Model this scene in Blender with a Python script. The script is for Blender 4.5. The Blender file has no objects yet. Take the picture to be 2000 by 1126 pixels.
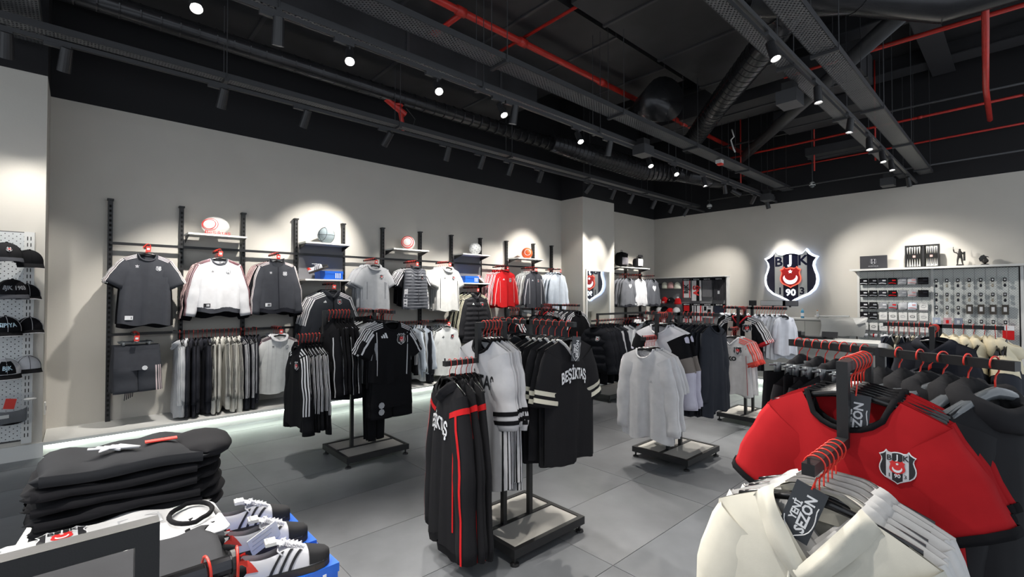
import bpy, math, random
from math import sin, cos, pi, sqrt, radians, exp
from mathutils import Vector, Matrix
random.seed(7)
S = bpy.context.scene
COL = S.collection
# ------------------------------------------------------------------ camera, world, exposure
cam = bpy.data.cameras.new('camera'); camo = bpy.data.objects.new('camera', cam); COL.objects.link(camo)
cam.sensor_width = 36; cam.lens = 36 * 921 / 2000; cam.clip_start = 0.05; cam.clip_end = 60
camo.location = (0, 0, 1.55); camo.rotation_euler = (radians(90.93), 0, radians(47.55))
S.camera = camo
W = bpy.data.worlds.new('world'); S.world = W; W.use_nodes = True
W.node_tree.nodes['Background'].inputs[0].default_value = (0.85, 0.92, 1.0, 1)
W.node_tree.nodes['Background'].inputs[1].default_value = 0.44
S.view_settings.view_transform = 'Standard'; S.view_settings.look = 'None'
S.view_settings.gamma = 1; S.view_settings.use_curve_mapping = False
S.view_settings.exposure = 1.10
SPOT_W = 135.0      # power of one track lamp
# ------------------------------------------------------------------ materials
_m = {}
def mat(name, col, rough=0.6, metal=0.0, spec=0.5, bump=0.0, bscale=200, var=0.0, vscale=3, emit=None, estr=1.0, alpha_holes=None, sheen=0.0):
    if name in _m: return _m[name]
    m = bpy.data.materials.new(name); m.use_nodes = True; _m[name] = m
    nt = m.node_tree; b = nt.nodes['Principled BSDF']
    b.inputs['Base Color'].default_value = (*col, 1); b.inputs['Roughness'].default_value = rough
    b.inputs['Metallic'].default_value = metal; b.inputs['Specular IOR Level'].default_value = spec
    if sheen: b.inputs['Sheen Weight'].default_value = sheen
    m.diffuse_color = (*col, 1)
    tc = None
    def coord():
        nonlocal tc
        if tc is None: tc = nt.nodes.new('ShaderNodeTexCoord')
        return tc.outputs['Object']
    if var > 0:
        n = nt.nodes.new('ShaderNodeTexNoise'); n.inputs['Scale'].default_value = vscale; n.inputs['Detail'].default_value = 5
        nt.links.new(coord(), n.inputs['Vector'])
        r = nt.nodes.new('ShaderNodeMapRange'); r.inputs[1].default_value = .3; r.inputs[2].default_value = .7
        r.inputs[3].default_value = 1 - var; r.inputs[4].default_value = 1 + var
        nt.links.new(n.outputs['Fac'], r.inputs[0])
        x = nt.nodes.new('ShaderNodeMix'); x.data_type = 'RGBA'; x.blend_type = 'MULTIPLY'; x.inputs[0].default_value = 1
        x.inputs[6].default_value = (*col, 1)
        c = nt.nodes.new('ShaderNodeCombineColor')
        for k in range(3): nt.links.new(r.outputs[0], c.inputs[k])
        nt.links.new(c.outputs[0], x.inputs[7]); nt.links.new(x.outputs[2], b.inputs['Base Color'])
    if bump > 0:
        n = nt.nodes.new('ShaderNodeTexNoise'); n.inputs['Scale'].default_value = bscale; n.inputs['Detail'].default_value = 3
        nt.links.new(coord(), n.inputs['Vector'])
        bp = nt.nodes.new('ShaderNodeBump'); bp.inputs['Strength'].default_value = bump; bp.inputs['Distance'].default_value = .01
        nt.links.new(n.outputs['Fac'], bp.inputs['Height']); nt.links.new(bp.outputs[0], b.inputs['Normal'])
    if emit:
        b.inputs['Emission Color'].default_value = (*emit, 1); b.inputs['Emission Strength'].default_value = estr
    if alpha_holes:      # (spacing a, spacing b, radius, axes)
        sa, sb, rad, ax = alpha_holes
        sx = nt.nodes.new('ShaderNodeSeparateXYZ'); nt.links.new(coord(), sx.inputs[0])
        def mth(op, a, v=None, w=None):
            q = nt.nodes.new('ShaderNodeMath'); q.operation = op
            for i, s in enumerate((a, v, w)):
                if s is None: continue
                if isinstance(s, (int, float)): q.inputs[i].default_value = s
                else: nt.links.new(s, q.inputs[i])
            return q.outputs[0]
        def cell(o, s): return mth('MULTIPLY', mth('SUBTRACT', mth('FRACT', mth('DIVIDE', o, s)), .5), s)
        o1, o2 = sx.outputs[ax[0]], sx.outputs[ax[1]]
        d1, d2 = cell(o1, sa), cell(o2, sb)
        dist = mth('SQRT', mth('ADD', mth('MULTIPLY', d1, d1), mth('MULTIPLY', d2, d2)))
        e1, e2 = cell(mth('ADD', o1, sa / 2), sa), cell(mth('ADD', o2, sb / 2), sb)
        dist2 = mth('SQRT', mth('ADD', mth('MULTIPLY', e1, e1), mth('MULTIPLY', e2, e2)))
        hole = mth('GREATER_THAN', mth('MINIMUM', dist, dist2), rad)
        nt.links.new(hole, b.inputs['Alpha'])
    return m
def cloth(r, g, b, rough=.9):
    return mat('cloth_%03d_%03d_%03d_%d' % (r * 999, g * 999, b * 999, rough * 10), (r, g, b), rough, bump=.10, bscale=900, spec=.18, var=.06, vscale=14)
BLACK = (.006, .006, .0075); DK = (.022, .023, .030); NAVY = (.020, .024, .040); WHITE = (.60, .60, .62); CREAM = (.62, .60, .55)
LG = (.45, .46, .48); GREY = (.26, .27, .29); CHAR = (.055, .058, .068); RED = (.55, .015, .018); BLUISH = (.62, .68, .76); BEIGE = (.74, .66, .48)
TAUPE = (.22, .19, .17); LAV = (.60, .58, .68)
def C(c, rough=.9): return cloth(*c, rough)
M_metal = mat('black_powder_coat', (.012, .012, .013), .42, .0, .5, bump=.05, bscale=400)
M_wall = mat('wall_paint', (.57, .545, .495), .8, bump=.06, bscale=60, var=.02)
M_black = mat('black_paint', (.006, .006, .008), .75)
M_ceil = mat('ceiling_black', (.012, .012, .014), .8, var=.3, vscale=1.5)
M_white = mat('white_laminate', (.66, .66, .64), .45)
M_hook = mat('red_wire', (.70, .035, .02), .35)
M_hang = mat('black_plastic', (.010, .010, .011), .22, spec=.6)
M_clear = mat('smoke_plastic', (.10, .11, .12), .12, spec=.7)
M_led = mat('led_glow', (1, 1, 1), .5, emit=(.86, 1.0, .88), estr=9.0)
M_lamp = mat('lamp_lens', (1, 1, 1), .5, emit=(1, .97, .9), estr=30)
M_redpipe = mat('red_pipe_paint', (.50, .028, .02), .35, var=.12, vscale=8)
M_chrome = mat('dark_chrome', (.05, .05, .055), .12, .8)
M_duct = mat('duct_black', (.045, .045, .048), .24, .6, var=.2, vscale=3)
M_galv = mat('tray_steel_black', (.15, .152, .158), .45, .3, alpha_holes=(.05, .036, .0095, (1, 0)))
M_tray = mat('tray_side_black', (.055, .056, .06), .45, .3)
M_tile = [mat('floor_tile_%d' % i, c, .36, bump=.04, bscale=9, var=.26, vscale=1.9) for i, c in enumerate([(.165, .172, .183), (.175, .180, .190), (.155, .163, .175)])]
M_grout = mat('grout', (.20, .20, .20), .9)
M_peg = mat('pegboard_white', (.60, .62, .62), .5, alpha_holes=(.05, .044, .0045, (1, 2)))
M_pegx = mat('pegboard_white_back', (.58, .60, .58), .5, alpha_holes=(.038, .044, .0042, (0, 2)))
M_mir = mat('mirror_glass', (.9, .92, .9), .02, 1.0)
M_redtag = mat('red_tag', (.75, .05, .035), .5)
M_white_pr = mat('white_print', (.75, .76, .78), .6)
M_black_pr = mat('black_print', (.012, .012, .015), .6)
M_red_pr = mat('red_print', (.60, .02, .02), .6)
M_panel = mat('grey_back_panel', (.16, .16, .17), .7)
M_blpr = mat('pale_blue_print', (.55, .72, .82), .6)
M_bag = mat('clear_plastic', (.5, .52, .55), .15, alpha_holes=None)
M_bag.node_tree.nodes['Principled BSDF'].inputs['Alpha'].default_value = .35
M_blue = mat('blue_card', (.01, .12, .62), .45)
# ------------------------------------------------------------------ mesh helper
class MB:
    def __init__(s): s.v = []; s.f = []; s.mi = []; s.cur = 0
    def add(s, vs, fs):
        o = len(s.v); s.v += [tuple(p) for p in vs]
        for f in fs: s.f.append([i + o for i in f]); s.mi.append(s.cur)
        return s
    def box(s, c, d, rot=None):
        hx, hy, hz = d[0] / 2, d[1] / 2, d[2] / 2
        vs = [Vector((x, y, z)) for x in (-hx, hx) for y in (-hy, hy) for z in (-hz, hz)]
        if rot: vs = [rot @ v for v in vs]
        vs = [v + Vector(c) for v in vs]
        return s.add(vs, [(0, 1, 3, 2), (4, 6, 7, 5), (0, 4, 5, 1), (2, 3, 7, 6), (0, 2, 6, 4), (1, 5, 7, 3)])
    def bx(s, x0, x1, y0, y1, z0, z1): return s.box(((x0 + x1) / 2, (y0 + y1) / 2, (z0 + z1) / 2), (x1 - x0, y1 - y0, z1 - z0))
    def tube(s, path, r, n=8, cap=True, flat=None):
        P = [Vector(p) for p in path]; k = len(P); rs = r if isinstance(r, (list, tuple)) else [r] * k
        vs = []; up = None
        for i in range(k):
            t = (P[min(i + 1, k - 1)] - P[max(i - 1, 0)]).normalized()
            if up is None: up = Vector((0, 0, 1)) if abs(t.z) < .9 else Vector((1, 0, 0))
            a = t.cross(up).normalized(); b = a.cross(t).normalized(); up = b
            for j in range(n):
                q = 2 * pi * j / n
                vs.append(P[i] + (a * cos(q) + b * sin(q) * (flat or 1)) * rs[i])
        fs = [(i * n + j, i * n + (j + 1) % n, (i + 1) * n + (j + 1) % n, (i + 1) * n + j) for i in range(k - 1) for j in range(n)]
        if cap: fs += [tuple(range(n - 1, -1, -1)), tuple((k - 1) * n + j for j in range(n))]
        return s.add(vs, fs)
    def bar(s, p0, p1, w, h=None):
        p0, p1 = Vector(p0), Vector(p1); t = (p1 - p0).normalized(); L = (p1 - p0).length
        up = Vector((0, 0, 1)) if abs(t.z) < .9 else Vector((1, 0, 0))
        a = t.cross(up).normalized(); b = a.cross(t)
        R = Matrix((t, a, b)).transposed()
        return s.box((p0 + p1) / 2, (L, w, h or w), R)
    def lathe(s, prof, n=16, c=(0, 0, 0), sx=1, sy=1):
        k = len(prof)
        vs = [(c[0] + r * cos(2 * pi * j / n) * sx, c[1] + r * sin(2 * pi * j / n) * sy, c[2] + z) for r, z in prof for j in range(n)]
        fs = [(i * n + j, i * n + (j + 1) % n, (i + 1) * n + (j + 1) % n, (i + 1) * n + j) for i in range(k - 1) for j in range(n)]
        fs += [tuple(range(n - 1, -1, -1)), tuple((k - 1) * n + j for j in range(n))]
        return s.add(vs, fs)
    def prism(s, pts, fn0, fn1):
        n = len(pts)
        vs = [fn0(*p) for p in pts] + [fn1(*p) for p in pts]
        fs = [tuple(range(n)), tuple(range(2 * n - 1, n - 1, -1))] + [(i, i + n, (i + 1) % n + n, (i + 1) % n) for i in range(n)]
        return s.add(vs, fs)
    def grid(s, fn, nu, nv, closeu=False):
        vs = [fn(i / nu, j / nv) for j in range(nv + 1) for i in range(nu + (0 if closeu else 1))]
        w = nu if closeu else nu + 1
        fs = [(j * w + i, j * w + (i + 1) % w, (j + 1) * w + (i + 1) % w, (j + 1) * w + i) for j in range(nv) for i in range(nu)]
        return s.add(vs, fs)
    def mesh(s, name, mats, smooth=False):
        m = bpy.data.meshes.new(name); m.from_pydata(s.v, [], s.f)
        for x in (mats if isinstance(mats, (list, tuple)) else [mats]): m.materials.append(x)
        if any(s.mi): m.polygons.foreach_set('material_index', s.mi)
        if smooth: m.polygons.foreach_set('use_smooth', [True] * len(m.polygons))
        m.update(); return m
    def obj(s, name, mats, parent=None, smooth=False, **k): return link(name, s.mesh(name, mats, smooth), parent, **k)
def link(name, me, parent=None, loc=None, rot=None, label=None, kind=None, scale=None):
    o = bpy.data.objects.new(name, me); COL.objects.link(o)
    if parent: o.parent = parent
    if loc: o.location = loc
    if rot: o.rotation_euler = rot
    if scale: o.scale = scale
    if label: o['label'] = label
    if kind: o['kind'] = kind
    return o
def thing(name, label, cat, loc=(0, 0, 0), rot=0, group=None):
    o = bpy.data.objects.new(name, None); COL.objects.link(o); o.empty_display_size = .05
    o.location = loc; o.rotation_euler = rot if isinstance(rot, tuple) else (0, 0, rot)
    o['label'] = label; o['category'] = cat
    if group: o['group'] = group
    return o
def struct(name, mb, mats, **k):
    o = mb.obj(name, mats, **k); o['kind'] = 'structure'; return o
ORD = ['nearest', 'second', 'third', 'fourth', 'fifth', 'sixth', 'seventh', 'eighth', 'ninth', 'tenth', 'eleventh', 'twelfth', 'thirteenth', 'fourteenth', 'fifteenth', 'sixteenth', 'seventeenth', 'eighteenth', 'nineteenth', 'twentieth']
_t = {}
def text2d(txt, size=1.0, bold=0.0, shear=0.0):
    """triangulated flat text -> (verts2d, faces), centred"""
    key = (txt, bold, shear)
    if key not in _t:
        c = bpy.data.curves.new('t', 'FONT'); c.body = txt; c.size = 1; c.align_x = 'CENTER'; c.align_y = 'CENTER'; c.offset = bold; c.shear = shear; c.resolution_u = 2
        o = bpy.data.objects.new('t', c); COL.objects.link(o); bpy.context.view_layer.update()
        me = bpy.data.meshes.new_from_object(o)
        _t[key] = ([(v.co.x, v.co.y) for v in me.vertices], [tuple(p.vertices) for p in me.polygons])
        bpy.data.objects.remove(o); bpy.data.curves.remove(c); bpy.data.meshes.remove(me)
    v, f = _t[key]
    return [(x * size, y * size) for x, y in v], f
# ------------------------------------------------------------------ crest
SH_R = [(.0, .97), (.16, .955), (.33, .90), (.48, .93), (.60, 1.08), (.72, .90), (.86, .80), (1.0, .74), (.89, .57), (.86, .40), (.91, .20), (.98, 0), (1.0, -.2), (.97, -.4), (.88, -.6), (.68, -.79), (.35, -.95), (.15, -1.05), (0, -1.16)]
def shield(k=1.0, dx=0, dy=0):
    R = SH_R; L = [(-x, y) for x, y in R[1:-1]][::-1]
    return [(x * k + dx, y * k + dy) for x, y in (R + L)]
def clipx(poly, x0, x1):
    def cl(P, a, keep):
        out = []
        for i in range(len(P)):
            p, q = P[i], P[(i + 1) % len(P)]
            ip, iq = keep(p[0]), keep(q[0])
            if ip: out.append(p)
            if ip != iq:
                t = (a - p[0]) / (q[0] - p[0]); out.append((a, p[1] + t * (q[1] - p[1])))
        return out
    P = cl(poly, x0, lambda x: x >= x0); return cl(P, x1, lambda x: x <= x1)
def crescent(r, c=(0, 0), n=14, k=.72):
    out = []
    a0, a1 = radians(200 - 25), radians(340 + 25)
    for i in range(n + 1): a = a0 + (a1 - a0) * i / n; out.append((c[0] + r * cos(a), c[1] + r * sin(a)))
    cc = (c[0], c[1] + r * .30)
    for i in range(n + 1):
        a = a1 + (a0 - a1) * i / n
        out.append((cc[0] + r * k * cos(a) * 1.12, cc[1] + r * k * sin(a)))
    return out
def star(r, c=(0, 0)): return [(c[0] + (r if i % 2 == 0 else r * .5) * cos(pi / 2 + pi * i / 5), c[1] + (r if i % 2 == 0 else r * .5) * sin(pi / 2 + pi * i / 5)) for i in range(10)]
def crest_layers(full=True):
    """list of (material index, polygons or text, layer) ; 0 white 1 black 2 grey-white 3 red"""
    L = [(0, [shield(1.0)], 0), (1, [shield(.93)], 1)]
    s = shield(.93)
    L.append((2, [clipx(s, -.60, -.28), clipx(s, .28, .60)], 2))
    L.append((3, [shield(.42, 0, -.03)], 3))
    L.append((0, [crescent(.27, (0, -.10))], 4))
    if full:
        L.append((0, [star(.10, (0, .20))], 4))
        L += [(1, ('B', .5, -.43, .55), 3), (0, ('J', .5, 0, .62), 3), (1, ('K', .5, .44, .60), 3)]
        L += [(1, ('1', .34, -.42, -.60), 3), (0, ('90', .34, 0, -.60), 3), (1, ('3', .34, .42, -.60), 3)]
    return L
def crest_into(mb, size, fn, full=True, dl=.0012, base=0):
    for mi, polys, lay in crest_layers(full):
        mb.cur = base + mi
        if isinstance(polys, tuple):
            tx, sz, cx, cy = polys; v, f = text2d(tx, sz, .02)
            mb.add([fn((x + cx) * size, (y + cy) * size, lay * dl) for x, y in v], f)
        else:
            for P in polys: mb.add([fn(x * size, y * size, lay * dl) for x, y in P], [tuple(range(len(P)))])
CRM = [M_white_pr, M_black_pr, mat('crest_silver', (.55, .56, .58), .5), M_red_pr]
# ------------------------------------------------------------------ garments
def lerp(a, b, t): return a + (b - a) * t
class Body:
    def __init__(s, W=.225, Wh=.25, L=.72, neck=.085, drop=.075, v=False, slope=.36, D=.045, amp=.012, zn=-.095, ph=0., puff=0, hw=0, halter=False):
        s.__dict__.update(locals()); s.amp = amp * 1.35
    def ztop(s, x, side):
        ax = abs(x)
        if ax < s.neck:
            k = (1 - ax / s.neck) if s.v else sqrt(max(0, 1 - (ax / s.neck) ** 2))
            return s.zn - (s.drop if side < 0 else .012) * k
        return s.zn - s.slope * (ax - s.neck) - .5 * (ax - s.neck) ** 2
    def p(s, u, t, side, off=0.):
        """u in -1..1"""
        x0 = u * s.W; zt = s.ztop(x0, side)
        zb = s.zn - s.L + .010 * sin(5 * u + s.ph) * (s.amp / .012)
        tt = t
        w = lerp(s.W, s.Wh, min(1, tt * 1.2)); x = lerp(x0, u * w, min(1, tt * 4))
        z = lerp(zt, zb, tt)
        ax = abs(x0); nd = .045 * sqrt(max(0, 1 - (ax / s.neck) ** 2)) if ax < s.neck else 0
        prof = sqrt(max(0, 1 - u * u)) ** .8
        d = max(nd * (1 - tt) ** 6, 0) + .004 + s.D * (1 - exp(-tt * 7)) * prof
        fold = s.amp * tt * (sin(8 * u + s.ph * 3 + 1.5 * tt) + .6 * sin(15 * u + 2 * s.ph + 2 * tt)) * prof
        if s.puff: fold += .022 * abs(sin(z * pi / s.puff)) * prof
        if side > 0: fold = -fold * .7 if not s.puff else abs(fold) * .6
        return (x, side * (d + fold + off), z)
    def front(s, x, z, off=.003):
        t = .3; u = 0
        for _ in range(5):
            w = lerp(s.W, s.Wh, min(1, t * 1.2)); u = max(-.98, min(.98, x / w))
            zt = s.ztop(u * s.W, -1); zb = s.zn - s.L
            t = max(0, min(1, (z - zt) / (zb - zt)))
        return (x, s.p(u, t, -1, off)[1], z)
    def mesh_into(s, mb, nu=22, nv=12):
        for side in (-1, 1):
            def fn(a, b):
                u = -cos(a * pi) if False else (2 * a - 1)
                u = max(-1, min(1, sin(u * pi / 2)))
                return s.p(u, b ** 1.3, side)
            mb.grid(fn, nu, nv * 4 if s.puff else nv)
    def ribbon(s, mb, pts, wt=.012, off=.003):   # pts (u,t) strip edges list [(u0,t0,u1,t1)]
        vs = []
        for (u0, t0, u1, t1) in pts: vs += [s.p(u0, t0, -1, off), s.p(u1, t1, -1, off)]
        mb.add(vs, [(2 * i, 2 * i + 1, 2 * i + 3, 2 * i + 2) for i in range(len(pts) - 1)])
class Sleeve:
    def __init__(s, B, side, L=.22, r0=.10, r1=.085, th=.035, ang=60, ang2=68, ph=0., fwd=0., puff=0):
        s.__dict__.update(locals())
        a = radians(ang); d = Vector((side * cos(a), 0, -sin(a))); pp = Vector((side * sin(a), 0, cos(a)))
        sh = Vector((side * B.W, 0, B.ztop(B.W, 1)))
        s.c = [sh - pp * r0]; s.pp = [pp]; N = 12
        for i in range(N):
            a = radians(lerp(ang, ang2, min(1, (i + 1) / N * 1.6)))
            d = Vector((side * cos(a), -fwd * (i / N), -sin(a)))
            s.c.append(s.c[-1] + d * (L / N)); s.pp.append(Vector((side * sin(a), 0, cos(a))))
        s.N = N
    def p(s, u, a, off=0.):
        k = min(s.N - 1e-6, u * s.N); i = int(k); f = k - i
        c = s.c[i].lerp(s.c[i + 1], f); pp = s.pp[i].lerp(s.pp[i + 1], f)
        r = lerp(s.r0, s.r1, u) + (.006 * sin(13 * u + s.ph) + .003 * sin(29 * u)) * (1 if s.L > .3 else .5)
        th = lerp(s.th * .8, s.th, min(1, u * 3)) + .004 * sin(17 * u + 2 * s.ph)
        if s.puff: th += .010 * abs(sin(u * s.L * pi / s.puff)); r += .006 * abs(sin(u * s.L * pi / s.puff))
        q = c + pp * ((r + off) * cos(a)) + Vector((0, (th + off) * sin(a), 0))
        return tuple(q)
    def mesh_into(s, mb, u0=0, u1=1, off=0., nv=10, n=12, cap=True):
        mb.grid(lambda a, b: s.p(lerp(u0, u1, b), -2 * pi * a * s.side, off), n, nv, closeu=True)
        if cap:
            o = len(mb.v) - n; mb.f.append([o + j for j in range(n)]); mb.mi.append(mb.cur)
    def ribbon(s, mb, a0, a1, u0=0, u1=1, off=.003, n=10):
        vs = []
        for i in range(n + 1):
            u = lerp(u0, u1, i / n); vs += [s.p(u, a0, off), s.p(u, a1, off)]
        mb.add(vs, [(2 * i, 2 * i + 1, 2 * i + 3, 2 * i + 2) for i in range(n)])
_g = {}
def garment(key, col, W=.225, Wh=.25, L=.72, neck=.085, drop=.075, v=False, D=.045, amp=.012, ph=0.,
            sl=.22, r0=None, r1=None, th=.035, ang=60, ang2=68, scol=None, fwd=0., collar='crew', ccol=None, stripes=None, sw=1.0, piping=None,
            cuff=None, bands=(), zip_=None, hem=None, puff=0, prints=(), vs=(), yoke=None, rough=.9, slope=.36, strings=None, pocket=False, tag=None, s_u1=1.0):
    if key in _g: return _g[key]
    out = []
    B = Body(W, Wh, L, neck, drop, v, slope, D, amp, -.095, ph, puff)
    m = C(col, rough); mb = MB(); B.mesh_into(mb); out.append(('body', mb.mesh('body', m, True), None))
    sm = C(scol, rough) if scol else m
    SL = []
    if sl:
        if r0 is None: r0 = .10 if sl < .35 else .088
        if r1 is None: r1 = .088 if sl < .35 else .056
        for side in (-1, 1):
            s_ = Sleeve(B, side, sl, r0, r1, th, ang, ang2, ph + side, fwd, puff); SL.append(s_)
            mb = MB(); s_.mesh_into(mb, nv=14 if sl > .35 else 6); out.append(('sleeve', mb.mesh('sleeve', sm, True), None))
    cm = C(ccol or col, rough)
    def neckpts(off=.0, lift=0., n=9):
        P = []
        for i in range(n + 1): u = lerp(-neck, neck, i / n) / W; q = B.p(u, 0, -1, off); P.append((q[0], q[1], q[2] + lift))
        for i in range(1, n): u = lerp(neck, -neck, i / n) / W; q = B.p(u, 0, 1, off); P.append((q[0], q[1], q[2] + lift))
        return P
    if collar in ('crew',):
        mb = MB(); P = neckpts(.0); P.append(P[0]); P.append(P[1]); mb.tube(P, .009, 6, False); out.append(('collar', mb.mesh('collar', cm, True), None))
    elif collar in ('stand', 'polo'):
        h = .045 if collar == 'stand' else .03; fl = .012 if collar == 'stand' else .03
        P = neckpts(.002); n = len(P)
        def q(i, k):
            p = P[i % n]; front = p[1] < 0
            if collar == 'polo':
                z = [0, h, h * .1][k] * (1 if not front else .9); o = [0, .004, fl][k]
            else: z = [0, h * .6, h][k]; o = [.0, .002, .006][k]
            r = sqrt(p[0] ** 2 + p[1] ** 2) + 1e-6
            return (p[0] * (1 + o / r), p[1] * (1 + o / r), p[2] + z)
        mb = MB(); mb.add([q(i, k) for k in range(3) for i in range(n)], [(k * n + i, k * n + (i + 1) % n, (k + 1) * n + (i + 1) % n, (k + 1) * n + i) for k in range(2) for i in range(n)])
        out.append(('collar', mb.mesh('collar', cm, True), None))
        if collar == 'polo':
            mb = MB(); B.ribbon(mb, [(-.06, t, .06, t) for t in (0, .04, .08, .12)], off=.004); out.append(('placket', mb.mesh('placket', cm, True), None))
    elif collar == 'hood':
        # two lapels running from the nape over the shoulders down to a V, and the hood bag hanging behind
        mb = MB()
        for sd in (-1, 1):
            def lap(a, b, sd=sd):
                wd = lerp(.060, .042, b); xi = neck * (1 - b) ** .9 - .012 * b; x = xi + wd * a - (.012 if sd > 0 else 0) * b
                z = B.ztop(max(neck, x) if b < .05 else neck, 1) - drop * 1.12 * b ** 1.05 - .030 * a * b + .012 * (1 - b) * (1 - a) - .36 * wd * a * (1 - b)
                q = B.front(sd * min(x, W * .95), min(z, B.ztop(min(abs(x), W), 1)), 0)
                lift = .010 + .022 * sin(pi * min(1, a * 1.02)) ** .8 * (1 - .35 * b) + (.010 * (1 - a) if a < .5 else 0) + .004 * sin(9 * b + ph + 2 * a)
                if b > .9: lift += (.008 if sd > 0 else 0)
                return (sd * x, q[1] - lift + .030 * (1 - b) ** 4, z + .014 * sin(pi * a) * (1 - b))
            mb.grid(lap, 7, 12)
        hb = neck + .05
        def hfn(a, b):
            u = 2 * a - 1; e = sqrt(max(0, 1 - abs(u) ** 2.6)); top = -.074 - .045 * u ** 4
            q = b * pi; zz = top - .105 * (1 - cos(q)) * (.55 + .45 * e); yy = .022 + (.030 + .055 * sin(q)) * e + .006 * sin(7 * u + 3 * b + ph)
            return (hb * u * (.80 + .25 * sin(q) - .2 * b), yy, zz)
        mb2 = MB(); mb2.grid(hfn, 16, 9); mb2.grid(lambda a, b: (lambda p: (p[0], .024 + (p[1] - .022) * .25, p[2]))(hfn(a, b * .45)), 16, 3)
        out.append(('hood', mb2.mesh('hood', cm, True), None)); out.append(('hood_edge', mb.mesh('hood_edge', cm, True), None))
        if strings:
            for sd in (-1, 1):
                mb = MB(); P = []
                for i in range(7):
                    z = -.095 - drop - .02 - .20 * i / 6; q = B.front(sd * (.035 + .004 * sin(i)), z, .008); P.append(q)
                mb.tube(P, .0045, 6); out.append(('drawstring', mb.mesh('drawstring', C(strings), True), None))
    if collar == 'roll':
        mb = MB(); n = 24; k = 9; vsx = []
        for i in range(n):
            a = 2 * pi * i / n; back = (sin(a) + 1) / 2
            cx, cy, cz = (neck + .018) * cos(a), .058 * sin(a) + .015 * back, -.105 - drop * .6 * (1 - back) ** 1.5 - .010 * back
            rr_ = .026 + .016 * back + .005 * sin(3 * a + ph); rh = .040 + .030 * back + .006 * sin(5 * a + ph)
            for j in range(k):
                b = 2 * pi * j / k; wv = .006 * sin(3 * b + 2 * a + ph)
                vsx.append((cx + (rr_ + wv) * cos(b) * cos(a), cy + (rr_ + wv) * cos(b) * sin(a) * .9, cz - .012 + rh * sin(b) + .006 * sin(4 * a + b)))
        mb.add(vsx, [(i * k + j, ((i + 1) % n) * k + j, ((i + 1) % n) * k + (j + 1) % k, i * k + (j + 1) % k) for i in range(n) for j in range(k)])
        out.append(('hood', mb.mesh('hood', cm, True), None))
    if pocket:
        mb = MB(); z0 = -.095 - L
        mb.grid(lambda a, b: B.front(lerp(-.15 + .05 * b, .15 - .05 * b, a), z0 + .08 + .2 * b, .008), 8, 5); out.append(('pocket', mb.mesh('pocket', m, True), None))
    if stripes:
        st = max(13, 24 * min(1.15, sw)); SC = C(stripes)
        for i in range(3):
            for sd in (-1, 1):
                if not SL: continue
                t0 = .004 + i * .040 * sw; t1 = t0 + .020 * sw; S_ = SL[(sd + 1) // 2]; a0 = -radians(6 + i * st); a1 = a0 - radians(st * .52)
                vs_ = []
                for j in range(7): u = sd * lerp(neck + .01, W, j / 6) / W; vs_ += [B.p(u, t0, -1, .004), B.p(u, t1, -1, .004)]
                for j in range(11): u = lerp(.02, s_u1, j / 10); vs_ += [S_.p(u, a0, .003), S_.p(u, a1, .003)]
                mb = MB(); mb.add(vs_, [(2 * q, 2 * q + 1, 2 * q + 3, 2 * q + 2) for q in range(17)])
                out.append(('stripe', mb.mesh('stripe', SC, True), None))
    if piping:
        for sd in (-1, 1):
            if SL: mb = MB(); SL[(sd + 1) // 2].ribbon(mb, -radians(55), -radians(66), 0.1, 1); out.append(('piping', mb.mesh('piping', C(piping), True), None))
            mb = MB(); B.ribbon(mb, [(sd * lerp(.78, .70, j / 6), .12 + .75 * j / 6, sd * (lerp(.78, .70, j / 6) - .035), .12 + .75 * j / 6) for j in range(7)])
            out.append(('piping', mb.mesh('piping', C(piping), True), None))
    for (u0, u1, bc) in bands:
        for k_, s_ in enumerate(SL):
            mb = MB(); s_.mesh_into(mb, u0, u1, .003, 2, cap=(u1 >= 1)); out.append(('sleeve_band', mb.mesh('sleeve_band', C(bc), True), None, k_))
    if cuff:
        for s_ in SL:
            mb = MB(); s_.mesh_into(mb, .93, 1.03, -.008, 2); out.append(('cuff', mb.mesh('cuff', C(cuff), True), None, 0 if s_.side < 0 else 1))
    if hem:
        mb = MB(); n = 28
        def fh(a, b):
            q = 2 * pi * a; u = cos(q); p = B.p(u, 1, -1 if sin(q) < 0 else 1); return (p[0] * (1 - .05 * b), p[1] * (1 - .1 * b) if abs(p[1]) > .0 else 0, p[2] - .055 * b + .004)
        mb.grid(fh, n, 2, closeu=True); out.append(('waistband', mb.mesh('waistband', C(hem), True), None))
    if zip_:
        mb = MB(); B.ribbon(mb, [(-.022, t / 10, .022, t / 10) for t in range(11)], off=.005); out.append(('zipper', mb.mesh('zipper', C(zip_), True), None))
    if yoke:
        yc, t1 = yoke; mb = MB()
        mb.grid(lambda a, b: B.p(lerp(-.97, .97, a), b * t1, -1, .003), 16, 4); out.append(('yoke', mb.mesh('yoke', C(yc), True), None))
    for (u0, u1, t0, t1, vc) in vs:
        mb = MB(); B.ribbon(mb, [(u0, lerp(t0, t1, j / 8), u1, lerp(t0, t1, j / 8)) for j in range(9)], off=.0035); out.append(('panel', mb.mesh('panel', C(vc), True), None))
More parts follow.
